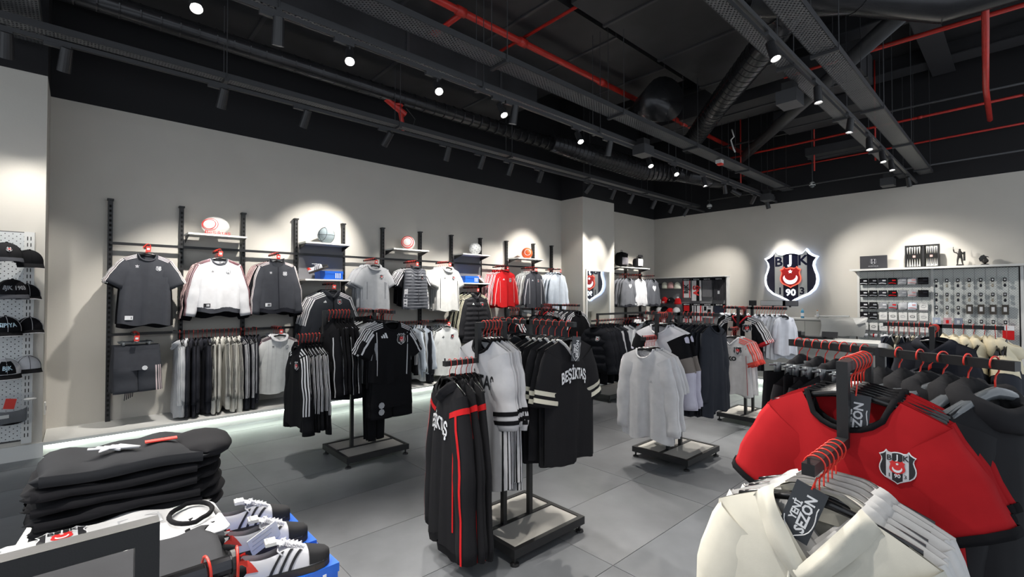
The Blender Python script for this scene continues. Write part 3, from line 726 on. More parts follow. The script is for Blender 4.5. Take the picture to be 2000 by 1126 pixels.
mk('vest_quilt', (.10, .105, .12), W=.19, Wh=.24, L=.66, sl=0, collar='stand', D=.06, puff=.05, amp=.006, zip_=CHAR, rough=.45, vs=[(-.97, -.78, .5, 1, WHITE), (.78, .97, .5, 1, WHITE)], prints=[('bars', -.09, -.24, .02, WP), ('crest', .08, -.25, .04)])
mk('puffer', (.022, .022, .025), W=.25, Wh=.31, L=.86, sl=.66, r0=.125, r1=.085, th=.055, D=.085, ang=58, ang2=80, collar='hood', puff=.085, amp=.004, stripes=(.62, .60, .45), sw=.55, zip_=BLACK, rough=.4, prints=[('bars', -.10, -.30, .022, WP), ('crest', .10, -.30, .042)])
mk('jacket_red', RED, W=.215, Wh=.235, L=.66, sl=.56, r0=.10, r1=.06, ang=62, ang2=80, collar='stand', zip_=RED, piping=(.7, .4, .4), prints=[('bars', -.08, -.26, .022, WP), ('crest', .08, -.26, .036)], ph=.6)
mk('jacket_redstripe', RED, W=.215, Wh=.235, L=.66, sl=.56, r0=.10, r1=.06, ang=62, ang2=80, collar='stand', stripes=WHITE, ph=2.6)
mk('jacket_dark', (.05, .052, .062), W=.215, Wh=.235, L=.70, sl=.56, r0=.10, r1=.06, ang=62, ang2=80, collar='stand', zip_=DK, piping=WHITE, prints=[('bars', -.08, -.26, .018, WP), ('crest', .08, -.26, .032)], ph=.2)
mk('jacket_lg', BLUISH, W=.215, Wh=.24, L=.74, sl=.58, r0=.105, r1=.06, ang=62, ang2=80, collar='stand', zip_=LG, ph=1.2, rough=.5)
mk('jersey_white', (.64, .65, .64), W=.22, Wh=.25, L=.74, sl=.24, r0=.105, r1=.095, ang=50, ang2=62, collar='polo', ccol=WHITE, stripes=(.08, .02, .03), sw=.4, vs=[(u, u + .012, .06, .97, LG) for u in (-.6, -.4, -.2, .2, .4, .6)], prints=[('leaf', -.08, -.24, .018, BP), ('crest', .09, -.24, .028)])
mk('jersey_white2', (.66, .68, .68), W=.225, Wh=.25, L=.80, sl=.58, r0=.10, r1=.06, ang=62, ang2=82, collar='stand', stripes=BLACK, sw=.3, prints=[('bars', -.09, -.27, .022, BP), ('crest', .09, -.26, .04)])
for nm, c, st in (('hood_grey', LG, (.75, .75, .75)), ('hood_grey2', GREY, WHITE), ('hood_black', DK, None), ('hood_cream', (.52, .51, .47), BLACK), ('hood_blackst', DK, WHITE)):
    mk(nm, c, W=.22, Wh=.25, L=.82, sl=.64, r0=.105, r1=.062, ang=72, ang2=86, collar='hood', stripes=st, sw=.7, cuff=c, hem=c, ph=random.random() * 6, D=.05, th=.05)
mk('track_stripes', BLACK, W=.21, Wh=.24, L=.70, sl=.66, r0=.10, r1=.055, ang=66, ang2=84, collar='stand', stripes=WHITE, sw=1.0, D=.045, th=.05, s_u1=.75, prints=[('crest', .08, -.25, .035), ('bars', -.08, -.25, .02, WP)])
mk('track_piped', BLACK, W=.21, Wh=.23, L=.60, sl=.58, r0=.095, r1=.055, ang=66, ang2=84, collar='stand', piping=WHITE, D=.045, th=.045)
mk('tee_training', BLACK, W=.21, Wh=.225, L=.56, sl=.23, r0=.105, r1=.09, ang=46, ang2=58, stripes=WHITE, sw=.75, piping=WHITE, vs=[(-.97, -.72, .3, .6, GREY), (.72, .97, .3, .6, GREY)], prints=[('bars', -.085, -.24, .035, WP), ('crest', .085, -.25, .05)], s_u1=.5)
mk('tee_training_g', LG, W=.21, Wh=.225, L=.56, sl=.23, r0=.105, r1=.09, ang=46, ang2=58, stripes=WHITE, sw=.75, ph=2, s_u1=.5)
mk('tee_striped', BLACK, W=.21, Wh=.225, L=.60, sl=.23, r0=.105, r1=.09, ang=46, ang2=58, stripes=WHITE, sw=1.0, ph=1)
mk('hood_red', (.012, .012, .014), W=.215, Wh=.24, L=.90, sl=.84, r0=.115, r1=.065, ang=66, ang2=85, D=.06, th=.055, collar='hood', cuff=BLACK, hem=BLACK, ph=1.3, amp=.018,
   piping=RED, vs=[(.84, .95, .05, .98, RED), (-.95, -.84, .05, .98, RED), (.74, .97, .12, .20, RED), (.74, .97, .24, .30, RED)], bands=[(.07, .105, RED)], prints=[('text', 'BEŞİKTAŞ', -.02, -.34, .055, WP, 1.2)])
mk('jersey_ball', (.56, .56, .58), W=.225, Wh=.245, L=.86, sl=.42, r0=.115, r1=.095, th=.045, ang=68, ang2=82, ccol=BLACK, bands=[(.74, .80, BLACK), (.86, .92, BLACK)], vs=[(-.99, -.86, .12, 1, BLACK), (.86, .99, .12, 1, BLACK)], prints=[('text', 'BEŞİKTAŞ', 0, -.34, .058, BP, 1.0)], ph=2.2, amp=.016)
mk('jersey_black', (.012, .012, .014), W=.215, Wh=.225, L=.74, sl=.29, r0=.115, r1=.105, th=.04, ang=60, ang2=76, v=True, drop=.12, ccol=(.5, .5, .5), bands=[(.68, .77, (.62, .60, .50)), (.84, .93, (.62, .60, .50))], prints=[('text', 'BEŞİKTAŞ', 0.0, -.30, .048, WP, 2.2)], ph=.4, amp=.009)
mk('hood_dark', (.016, .017, .02), W=.235, Wh=.26, L=.72, sl=.60, r0=.11, r1=.065, ang=70, ang2=85, collar='hood', D=.06, th=.05, amp=.018)
mk('hood_darkgrey', (.04, .04, .045), W=.235, Wh=.26, L=.70, sl=.60, r0=.11, r1=.065, ang=70, ang2=85, collar='hood', D=.06, th=.05, amp=.018, ph=3)
mk('tee_white_long', (.72, .71, .72), W=.235, Wh=.26, L=.78, sl=.62, r0=.115, r1=.065, th=.04, ang=64, ang2=84, prints=[('bars', .08, -.38, .016, C(LG))], amp=.016, ph=.9)
mk('tee_white', (.74, .73, .74), W=.235, Wh=.255, L=.72, sl=.28, r0=.115, r1=.10, ang=56, ang2=74, amp=.014, ph=2.9)
mk('sweat_block', (.68, .67, .70), W=.25, Wh=.27, L=.68, sl=.62, r0=.12, r1=.07, th=.055, ang=64, ang2=83, scol=LAV, bands=[(0, .30, BLACK), (.30, .50, TAUPE)], amp=.014, D=.055)
mk('long_dark', (.016, .017, .022), W=.225, Wh=.25, L=.84, sl=.62, r0=.10, r1=.06, ang=72, ang2=86, D=.05, th=.045, amp=.02, prints=[('bars', .06, -.30, .016, WP)])
mk('long_dark2', (.03, .033, .042), W=.225, Wh=.25, L=.80, sl=.60, r0=.10, r1=.06, ang=72, ang2=86, D=.05, th=.045, amp=.02, ph=2)
mk('jersey_beko', (.62, .60, .60), W=.205, Wh=.225, L=.66, sl=.24, r0=.105, r1=.09, ang=55, ang2=70, v=True, drop=.09, ccol=WHITE, stripes=(.72, .08, .06), sw=.8, bands=[(.80, 1.0, (.72, .08, .06))], vs=[(.80, .83, .1, .97, (.4, .1, .1))], prints=[('crest', .085, -.24, .045), ('text', 'beko', -.03, -.33, .10, BP, 0)])
mk('jersey_bw', BLACK, W=.215, Wh=.235, L=.62, sl=.25, r0=.105, r1=.095, ang=50, ang2=62, v=True, drop=.10, ccol=(.45, .02, .03), stripes=WHITE, sw=.9, vs=[(-.62, -.3, .06, 1, (.55, .5, .45)), (-.1, .12, .12, 1, (.55, .5, .45)), (.34, .66, .06, 1, (.55, .5, .45))], bands=[(.86, 1.0, (.5, .02, .03))], prints=[('crest', .10, -.23, .05)])
mk('baby_white', (.62, .64, .70), W=.12, Wh=.15, L=.46, neck=.05, drop=.04, sl=.24, r0=.055, r1=.035, ang=60, ang2=78, amp=.012, th=.025, collar=None)
mk('baby_white2', (.50, .52, .56), W=.12, Wh=.16, L=.52, neck=.05, drop=.04, sl=.2, r0=.055, r1=.04, ang=58, ang2=78, amp=.014, th=.025, ph=2, collar='polo')
mk('bomber', (.012, .013, .017), W=.23, Wh=.25, L=.62, sl=.58, r0=.11, r1=.065, th=.055, ang=60, ang2=80, collar='stand', cuff=BLACK, hem=BLACK, D=.06, prints=[('crest', .08, -.26, .035)], puff=.12)
mk('college', (.05, .052, .06), W=.23, Wh=.25, L=.62, sl=.58, r0=.11, r1=.065, th=.05, ang=66, ang2=84, cuff=BLACK, hem=BLACK, scol=WHITE, D=.05)
mk('sweat_red', RED, W=.23, Wh=.25, L=.62, sl=.58, r0=.11, r1=.065, th=.05, ang=66, ang2=84, cuff=RED, hem=RED, D=.05)
mk('sweat_plainwhite', (.64, .64, .66), W=.23, Wh=.25, L=.62, sl=.58, r0=.11, r1=.065, th=.05, ang=66, ang2=84, cuff=WHITE, hem=WHITE, D=.05, ph=2)
mk('tee_red', (.36, .010, .014), W=.238, Wh=.275, L=.76, neck=.115, drop=.10, sl=.25, r0=.135, r1=.125, th=.05, D=.06, ang=52, ang2=64, ccol=BLACK, bands=[(.90, 1.0, BLACK)], prints=[('crest', .125, -.275, .042)], amp=.017, slope=.42, ph=.7)
mk('hoodie_white', (.56, .54, .47), W=.25, Wh=.27, L=.70, neck=.10, drop=.14, v=True, sl=.66, r0=.125, r1=.07, th=.065, D=.075, ang=62, ang2=84, collar='hood', strings=(.62, .60, .53), cuff=(.62, .60, .53), hem=(.62, .60, .53), pocket=True, prints=[('box', -.03, -.52, .16, .11, BP)], amp=.014, slope=.42)
mk('hoodie_white_b', (.60, .59, .58), W=.25, Wh=.27, L=.70, neck=.10, drop=.12, v=True, sl=.66, r0=.125, r1=.07, th=.065, D=.07, ang=62, ang2=84, collar='hood', cuff=(.6, .59, .58), hem=(.6, .59, .58), amp=.014, ph=2.4, slope=.42)
mk('hoodie_black', (.016, .016, .018), W=.235, Wh=.26, L=.72, neck=.085, drop=.08, sl=.66, r0=.12, r1=.07, th=.07, D=.075, ang=70, ang2=86, collar='roll', cuff=BLACK, hem=BLACK, amp=.018, ph=1.1)
mk('fleece', (.030, .033, .042), W=.24, Wh=.27, L=.70, sl=.66, r0=.12, r1=.07, th=.07, D=.075, ang=66, ang2=85, collar='roll', ccol=BEIGE, yoke=(BEIGE, .2), scol=(.030, .033, .042), bands=[(.0, .16, BEIGE), (.34, 1.0, BEIGE)], amp=.014, rough=.9)
mk('sweat_navyw', NAVY, W=.22, Wh=.24, L=.62, sl=.60, r0=.10, r1=.06, th=.05, ang=70, ang2=86, D=.05, ccol=WHITE, bands=[(0, .12, WHITE)], ph=2)
mk('sweat_creamw', (.6, .55, .42), W=.22, Wh=.24, L=.62, sl=.60, r0=.10, r1=.06, th=.05, ang=70, ang2=86, D=.05, bands=[(.1, .3, NAVY)], ph=2)
mk('tee_black_kid', BLACK, W=.20, Wh=.22, L=.6, sl=.22, ph=1.5)
mk('heart_sweat', (.09, .095, .11), W=.23, Wh=.25, L=.64, sl=.60, r0=.105, r1=.065, th=.05, ang=62, ang2=82, cuff=DK, hem=DK, prints=[('heart', .0, -.32, .085, WP)])
mk('heart_sweatg', (.12, .125, .14), W=.23, Wh=.25, L=.64, sl=.60, r0=.105, r1=.065, th=.05, ang=62, ang2=82, cuff=DK, hem=DK, ph=2, prints=[('heart', .0, -.28, .06, WP)])
P['shorts_stripe'] = pants('shorts_stripe', CHAR, .50, (.72, .6, .6), True, prints=[(.06, -.37, .026, WP)])
P['shorts_black'] = pants('shorts_black', BLACK, .36, None, True, prints=[(-.13, -.36, .03, C(LG)), (-.13, -.42, .03, C(LG))])
P['pants_black'] = pants('pants_black', BLACK, .92, None); P['pants_stripe'] = pants('pants_stripe', BLACK, .92, WHITE)
# ------------------------------------------------------------------ left wall fixtures
UY = [.24, .91, 1.59, 2.26, 2.95, 3.60, 4.30, 4.95, 5.62, 6.29, 7.05, 7.62]
def upright(parent, y, x=XW + .03, z0=.135, z1=2.64):
    up_ = MB().bx(x - .025, x + .03, y - .022, y + .022, z0, z1).obj('upright', M_metal, parent)
    mb = MB(); z = z0 + .06
    while z < z1 - .05: mb.bx(x + .029, x + .0315, y - .010, y + .010, z, z + .028); z += .055
    o = mb.obj('slot_strip', M_slot, up_); o['kind'] = 'stuff'
    MB().bx(x - .045, x + .045, y - .030, y + .030, z1, z1 + .018).obj('end_cap', M_metal, up_)
M_slot = mat('slot_dark', (.002, .002, .002), .9)
wr = thing('wall_rack', 'black slotted wall rack with rails along the left wall', 'wall rack', (0, 0, 0))
for y in UY: upright(wr, y)
XR = XW + .10
for a in range(11):
    MB().bx(XR - .012, XR + .012, UY[a] - .0, UY[a + 1], 2.135, 2.165).obj('rail', M_metal, wr)
for a in (0, 1, 2, 3, 5, 6, 8, 9, 10): MB().bx(XR - .012, XR + .012, UY[a], UY[a + 1], 1.10, 1.13).obj('rail', M_metal, wr)
# wall rails carrying rows of garments out from the wall
def arm(y, z, x1=-6.56): MB().bx(XR, x1, y - .01, y + .01, z - .012, z + .012).obj('hanging_arm', M_metal, wr)
def face(y, z, front, others, where, nb, sc=1.0):
    arm(y, z)
    fp, nm, desc, cat = front
    items = [(fp, nm, desc, cat, 1, sc)]
    if nb: items.append((others[0], others[1], others[2], others[3], nb, sc))
    row((-6.585, y, z), (-6.92, y, z), pi / 2, items, where, 'the front', jit=.03)
face(.55, 2.11, (P['tee_trefoil'], 'tee_shirt', 'charcoal tee with striped shoulders', 'tee shirt'), (P['tee_trefoil_back'], 'tee_shirt', 'black tee behind', 'tee shirt'), 'first bay of left wall', 4)
face(1.24, 2.10, (P['sweat_white'], 'sweatshirt', 'white sweatshirt with dark collar', 'sweatshirt'), (P['sweat_back'], 'sweatshirt', 'dark striped sweatshirt behind', 'sweatshirt'), 'second bay of left wall', 3)
face(1.89, 2.10, (P['track_trefoil'], 'track_jacket', 'charcoal zip jacket with striped sleeves', 'jacket'), (P['sweat_back'], 'track_jacket', 'dark striped jacket behind', 'jacket'), 'third bay of left wall', 3)
face(2.62, 1.72, (P['coat_black'], 'hooded_coat', 'large black hooded coat with striped shoulders', 'coat'), (P['coat_black'], 'hooded_coat', 'black coat behind', 'coat'), 'below first shoe shelf', 2)
face(3.25, 2.10, (P['polo_grey'], 'polo_shirt', 'light grey polo with darker sides', 'polo shirt'), (P['polo_grey'], 'polo_shirt', 'grey polo behind', 'polo shirt'), 'right of first shoe shelf', 5)
face(3.95, 2.10, (P['vest_quilt'], 'quilted_vest', 'grey quilted vest with white sides', 'vest'), (P['tee_striped'], 'tee_shirt', 'striped dark garment behind vest', 'tee shirt'), 'under the third ball', 5)
face(4.58, 2.12, (P['polo_white'], 'polo_shirt', 'white polo with dark piping', 'polo shirt'), (P['polo_white'], 'polo_shirt', 'white polo behind', 'polo shirt'), 'left of second shoe shelf', 5)
face(5.18, 1.70, (P['puffer'], 'puffer_jacket', 'black puffer with cream shoulder stripes', 'jacket'), (P['puffer'], 'puffer_jacket', 'black puffer behind', 'jacket'), 'below second shoe shelf', 2)
face(5.88, 2.11, (P['jacket_red'], 'track_jacket', 'red zip track jacket', 'jacket'), (P['jacket_redstripe'], 'track_jacket', 'red striped jacket behind', 'jacket'), 'right of second shoe shelf', 5)
face(6.64, 2.11, (P['jacket_dark'], 'track_jacket', 'charcoal jacket with white piping', 'jacket'), (P['jersey_white2'], 'track_jacket', 'white striped jacket behind', 'jacket'), 'under the orange ball', 5)
face(7.36, 2.11, (P['jacket_lg'], 'rain_jacket', 'pale grey smooth jacket', 'jacket'), (P['jacket_lg'], 'rain_jacket', 'pale jacket behind', 'jacket'), 'last bay before the column', 3)
face(1.93, 1.13, (P['jersey_white'], 'football_jersey', 'white pinstripe jersey with dark neckline', 'jersey'), (P['jersey_white'], 'football_jersey', 'white pinstripe jersey behind', 'jersey'), 'lower third bay, left wall', 3)
face(4.56, 1.13, (P['jersey_white2'], 'football_jersey', 'white long jersey with black stripes', 'jersey'), (P['jersey_white2'], 'football_jersey', 'white long jersey behind', 'jersey'), 'lower bay under white polo', 3)
arm(.44, 1.13)
row((-6.585, .46, 1.13), (-6.92, .46, 1.13), pi / 2, [(P['shorts_stripe'], 'sports_shorts', 'charcoal shorts with triple side stripes', 'shorts', 1), (P['shorts_stripe'], 'sports_shorts', 'charcoal shorts behind', 'shorts', 4)], 'lower first bay, left wall', 'the front', hs='clip', jit=.02, wide=.16)
for k in range(5):
    t = thing('waist_cord', 'dark cord dangling under shorts, %s from the front' % ORD[k], 'cord', (-6.60 - .05 * k, .36 + .02 * k, .62)); MB().tube([(0, 0, 0), (.005, .01, -.1), (-.004, 0, -.2)], .004, 5).obj('cord_strand', C(DK), t)
# red swing tags on hangers of faced garments
TG = MB(); TG.box((0, 0, -.03), (.045, .004, .06)); TGm = TG.mesh('tag_card', M_redtag)
for i, (y, z, lb) in enumerate([(.55, 2.10, 'charcoal tee'), (1.24, 2.09, 'white sweatshirt'), (1.89, 2.09, 'charcoal zip jacket'), (2.62, 1.71, 'black hooded coat'), (3.25, 2.09, 'grey polo'), (3.95, 2.09, 'quilted vest'), (4.58, 2.11, 'white polo'), (5.18, 1.69, 'black puffer'), (5.88, 2.10, 'red track jacket'), (6.64, 2.10, 'charcoal piped jacket'), (7.36, 2.10, 'pale grey jacket'), (1.93, 1.12, 'white pinstripe jersey'), (4.56, 1.12, 'white long jersey'), (.46, 1.12, 'charcoal shorts')]):
    t = thing('price_tag', 'red price tag on the hanger of the %s' % lb, 'tag', (-6.545, y, z), (0, .1, pi / 2 + .15 * ((i % 3) - 1)), 'red price tags')
    link('tag_card', TGm, t); MB().box((0, -.0035, -.03), (.026, .001, .022)).obj('tag_print', M_white_pr, t)
# lower rail rows, seen edge on
XL = -6.72
def lower(y0, y1, items, where):
    MB().bx(XL - .012, XL + .012, y0 - .05, y1 + .05, 1.118, 1.142).obj('front_rail', M_metal, wr)
    for y in (y0, y1): MB().bx(XR, XL, y - .01, y + .01, 1.118, 1.142).obj('rail_bracket', M_metal, wr)
    row((XL, y0, 1.13), (XL, y1, 1.13), 0, items, where, 'the near end', jit=.15)
lower(.84, 1.70, [(P['hood_grey'], 'hooded_sweatshirt', 'light grey striped hoodie', 'hoodie', 2), (P['hood_black'], 'hooded_sweatshirt', 'black hoodie', 'hoodie', 5), (P['hood_cream'], 'hooded_sweatshirt', 'cream hoodie with black stripes', 'hoodie', 7), (P['hood_blackst'], 'hooded_sweatshirt', 'black hoodie with white stripes', 'hoodie', 5)], 'lower left wall')
lower(2.98, 3.50, [([P['track_piped'], P['hood_black'], P['track_stripes']], 'track_jacket', 'dark track jacket', 'jacket', 7)], 'lower wall behind nearest rack')
lower(3.66, 4.28, [([P['track_stripes'], P['tee_striped']], 'track_jacket', 'dark patterned jacket', 'jacket', 5), ([P['jacket_lg'], P['jersey_white2']], 'track_jacket', 'pale striped jacket', 'jacket', 5), (P['hood_black'], 'track_jacket', 'charcoal jacket', 'jacket', 2)], 'lower wall under quilted vest')
lower(5.75, 7.5, [([P['hood_black'], P['track_stripes'], P['hood_grey2'], P['jersey_white2']], 'track_jacket', 'mixed dark jacket', 'jacket', 14)], 'lower wall before the column')
# shelves with balls and shoes
M_board = M_white
def shelf(label, y0, y1, z, x1=-6.72):
    t = thing('wall_shelf', label, 'shelf', (XW + .06, (y0 + y1) / 2, z)); h = (y1 - y0) / 2
    MB().bx(0, x1 - XW - .06, -h, h, -.022, 0).obj('shelf_board', M_board, t)
    for s in (-1, 1): MB().add([(0, s * (h - .01), -.022), (.30, s * (h - .01), -.022), (0, s * (h - .01), -.10), (0, s * (h - .016), -.022), (.30, s * (h - .016), -.022), (0, s * (h - .016), -.10)], [(0, 1, 2), (3, 5, 4), (0, 3, 4, 1), (1, 4, 5, 2), (2, 5, 3, 0)]).obj('bracket', M_metal, t)
shelf('white shelf under the rugby ball', .935, 1.565, 2.31); shelf('white shelf under the grey basketball', 2.285, 2.925, 2.31)
shelf('white shelf under the red ringed ball', 3.625, 4.275, 2.31); shelf('white shelf under the speckled white ball', 4.975, 5.595, 2.31); shelf('white shelf under the orange ball', 6.315, 7.025, 2.31)
shelf('lower white shelf with blue box and shoe, nearer one', 2.285, 2.925, 1.79); shelf('lower white shelf with blue box and shoe, farther one', 4.975, 5.595, 1.79)
for y0, y1, lb in ((2.285, 2.925, 'behind the nearer shoe shelf'), (4.975, 5.595, 'behind the farther shoe shelf')):
    t = thing('back_board', 'dark grey back board ' + lb, 'panel', (XW + .07, (y0 + y1) / 2, 1.79)); MB().bx(0, .012, -(y1 - y0) / 2, (y1 - y0) / 2, 0, .5).obj('board', M_panel, t)
def ball(label, loc, r, m, seam, bands=(), sx=1, sy=1, spots=None, name='ball'):
    t = thing(name, label, 'ball', loc)
    N = 14; MB().lathe([(r * sin(pi * i / N) + 1e-4, -r * cos(pi * i / N)) for i in range(N + 1)], 22, (0, 0, r), sx, sy).obj('ball_skin', m, t, smooth=True)
    def ring(ax, off, w, mm, nm):
        ax = Vector(ax).normalized(); a = ax.cross(Vector((.3, .2, 1))).normalized(); b = ax.cross(a); rr = sqrt(max(1e-6, r * r - off * off)); pts = []
        for i in range(25):
            q = 2 * pi * i / 24; v = ax * off + (a * cos(q) + b * sin(q)) * rr; v = v * 1.004; pts.append((v.x * sx, v.y * sy, v.z + r))
        MB().tube(pts, w, 5, False).obj(nm, mm, t)
    for ax, off, w, mm in bands: ring(ax, off * r, w, mm, 'seam')
    if spots:
        mm, n, s = spots
        mb = MB()
        for i in range(n):
            a = 2.4 * i; zz = 1 - 2 * (i + .5) / n; q = sqrt(1 - zz * zz); d = Vector((q * cos(a), q * sin(a), zz)); u = d.cross(Vector((0.1, .2, .97))).normalized(); w = d.cross(u)
            mb.add([(d * r * 1.006 + (u * cos(k) + w * sin(k)) * s) + Vector((0, 0, r)) for k in (0, 2.1, 4.2)], [(0, 1, 2)])
        mb.obj('speckle', mm, t, kind='stuff')
    return t
D_ = (.78, -.62, .1)
b = ball('white rugby ball with red rings on a wall shelf', (-6.86, 1.24, 2.311), .115, C((.66, .66, .64)), None, [(D_, .86, .004, RP), (D_, .76, .003, RP)], 1.0, 1.0, name='rugby_ball'); b.scale = (1, 1.32, 1)
v, f = text2d('Beşiktaş', .06); MB().add([(.108 - .25 * x * x, x, .07 + y) for x, y in v], f).obj('lettering', RP, b, rot=(0, .35, 0), loc=(.01, 0, -.01))
ball('light grey basketball with black seams on a shelf', (-6.86, 2.62, 2.311), .118, C((.30, .36, .38)), None, [((0, 0, 1), 0, .003, BP), ((1, .3, 0), 0, .003, BP), ((.3, -1, .2), .55, .003, BP), ((.3, -1, .2), -.55, .003, BP)], name='basketball')
ball('white ball with red rings on the third shelf', (-6.86, 3.96, 2.311), .112, C((.66, .64, .62)), None, [(D_, .80, .006, RP), (D_, .55, .009, RP)], name='football')
ball('speckled white football on the fourth shelf', (-6.86, 5.35, 2.311), .112, C((.62, .63, .63)), None, (), spots=(C(GREY), 60, .014), name='football')
ball('orange ball on the last shelf', (-6.86, 6.69, 2.311), .112, mat('orange_ball', (.85, .13, .03), .5), None, [((.8, -.6, .1), .85, .005, WP)], name='football')
def shoebox(label, loc, d=(.20, .33, .12), rz=0, group=None, mark=True):
    t = thing('shoe_box', label, 'box', loc, rz, group)
    MB().bx(-d[0] / 2, d[0] / 2, -d[1] / 2, d[1] / 2, 0, d[2] * .66).obj('base', M_blue, t); MB().bx(-d[0] / 2 - .004, d[0] / 2 + .004, -d[1] / 2 - .004, d[1] / 2 + .004, d[2] * .66, d[2]).obj('lid', M_blue, t)
    if mark:
        for k in range(3): MB().box((d[0] / 2 + .005, .06 + k * .03, d[2] * .45), (.002, .014, d[2] * .6)).obj('stripe_mark', WP, t)
    return t
def shoe(label, loc, rz, group=None, tagd=False, flip=1, sc=1.0, rx=0):
    """toe towards local +y; outer side +x. length .30"""
    t = thing('sneaker', label, 'shoe', loc, (rx, 0, rz), group); t.scale = (flip * sc, sc, sc)
    L = .30
    prof = [(0, .030, .060), (.05, .036, .075), (.12, .037, .070), (.2, .036, .062), (.3, .037, .062), (.42, .040, .070), (.52, .042, .078), (.60, .045, .072), (.70, .048, .058), (.80, .048, .045), (.90, .042, .036), (.97, .028, .030), (1.0, .012, .022)]
    def foot(u):
        for i in range(len(prof) - 1):
            if prof[i + 1][0] >= u: a, b = prof[i], prof[i + 1]; f = (u - a[0]) / (b[0] - a[0]); return lerp(a[1], b[1], f), lerp(a[2], b[2], f)
        return prof[-1][1:]
    outl = [(foot(u)[0] * 1.08, u * L) for u in [0, .03, .12, .3, .5, .65, .8, .92, .98, 1.0]]
    pts = outl + [(-x * .94, y) for x, y in outl[::-1]]
    MB().prism(pts, lambda x, y: (x, y, 0), lambda x, y: (x * 1.01, y, .020)).obj('sole', M_sole, t)
    MB().prism(pts, lambda x, y: (x * 1.01, y, .020), lambda x, y: (x * .97, y, .026)).obj('welt', M_foxing, t)
    def up(u, a, off=0.):
        w, h = foot(u); q = a; x = (w + off) * cos(q) * (1 if abs(cos(q)) < 2 else 1); s_ = sin(q)
        x = (w + off) * (1 if cos(q) > 0 else -1) * abs(cos(q)) ** .55; z = .024 + (h + off) * s_ ** .85 if s_ > 0 else .024
        return (x, u * L, z)
    mb = MB(); open_a = .38
    def gf(a, b):
        u = b
        lo = open_a * pi if False else 0
        return up(u, pi * a)
    # upper: closed toe box, open ankle
    mb.grid(lambda a, b: up(.42 + .58 * b, pi * a), 16, 12)
    for s in (0, 1):
        mb.grid(lambda a, b, s=s: up(.45 * b, (pi * .36 * a) if s == 0 else pi - pi * .36 * a), 7, 8)
    mb.grid(lambda a, b: (foot(0)[0] * cos(pi * (1.36 + .28 * 0 + 0) * 0 + pi * a) * (1), -.0 - .012 * sin(pi * a), .024 + .068 * b * (1)), 8, 3)
    mb.obj('upper', M_leather, t, smooth=True)
    mb = MB(); mb.grid(lambda a, b: (up(.02 + .43 * b, pi * .36)[0] * (1 - 2 * a) * .93, (.02 + .43 * b) * L, .060 - .02 * sin(pi * a)), 6, 6); mb.obj('insole', C(GREY), t, smooth=True)
    # heel tab
    MB().grid(lambda a, b: ((foot(.0)[0] + .003) * cos(pi * a), -.004 - .013 * sin(pi * a) + (.030 * abs(cos(pi * a))), .036 + .062 * b), 10, 3).obj('heel_tab', M_heel, t, smooth=True, label='red heel tab')
    for sd in (0, 1): MB().grid(lambda a, b, sd=sd: up(.0 + .20 * a * (1 - .5 * b), (.12 + .26 * b) * pi if sd == 0 else pi - (.12 + .26 * b) * pi, .002), 4, 3).obj('heel_patch', M_heel, t, smooth=True, label='red heel patch')
    MB().grid(lambda a, b: up(.74 + .26 * b, pi * (.02 + .96 * a), .0025), 16, 7).obj('toe_guard', M_suede, t, smooth=True, label='black suede toe guard')
    for k in range(3):
        for sd in (0, 1):
            u0 = .30 + .10 * k
            MB().grid(lambda a, b, u0=u0, sd=sd: up(u0 + .14 * b + .035 * a, (.0 + .36 * b) * pi if sd == 0 else pi - .36 * b * pi, .003), 2, 6).obj('side_stripe', BP, t, smooth=True)
    MB().grid(lambda a, b: (.026 * (2 * a - 1) * (1 - .2 * b), (.62 - .32 * b) * L, .024 + lerp(foot(.62)[1], .112, b) + .004 - .006 * (2 * a - 1) ** 2), 4, 6).obj('tongue', M_leather, t, smooth=True)
    mb = MB()
    for k in range(6):
        y = (.44 + .045 * k) * L; z = .024 + foot(.44 + .045 * k)[1] + .010 - .001 * k + (.012 if k < 2 else 0)
        for sg in (-1, 1): mb.tube([(-.024 * sg, y - .004, z - .005), (0, y, z + .003), (.024 * sg, y + .008, z - .005)], .0038, 5)
    mb.tube([(0, .42 * L, .108), (.03, .40 * L, .10), (.045, .45 * L, .085)], .003, 5); mb.tube([(0, .42 * L, .108), (-.03, .38 * L, .10), (-.04, .44 * L, .09)], .003, 5)
    mb.obj('laces', M_leather, t, smooth=True)
    if tagd: MB().box((.0, .10, .125), (.045, .035, .012)).obj('security_tag', M_white, t, label='round white security tag')
    return t
M_sole = mat('rubber_dark', (.035, .026, .02), .6); M_foxing = mat('rubber_black', (.012, .011, .011), .6); M_leather = mat('shoe_leather', (.66, .66, .70), .4)
M_heel = mat('heel_red', (.60, .035, .02), .5); M_suede = mat('toe_suede', (.014, .014, .016), .95)
shoebox('blue shoe box on the nearer shoe shelf', (-6.85, 2.66, 1.791), (.2, .33, .12)); shoebox('blue shoe box on the farther shoe shelf', (-6.85, 5.20, 1.791), (.2, .3, .12))
shoe('white sneaker leaning on blue box, nearer shelf', (-6.78, 2.36, 1.86), -.5, sc=.9, rx=.35); shoe('white sneaker beside blue box, farther shelf', (-6.80, 5.36, 1.86), 0.3, sc=.8, rx=-.5)
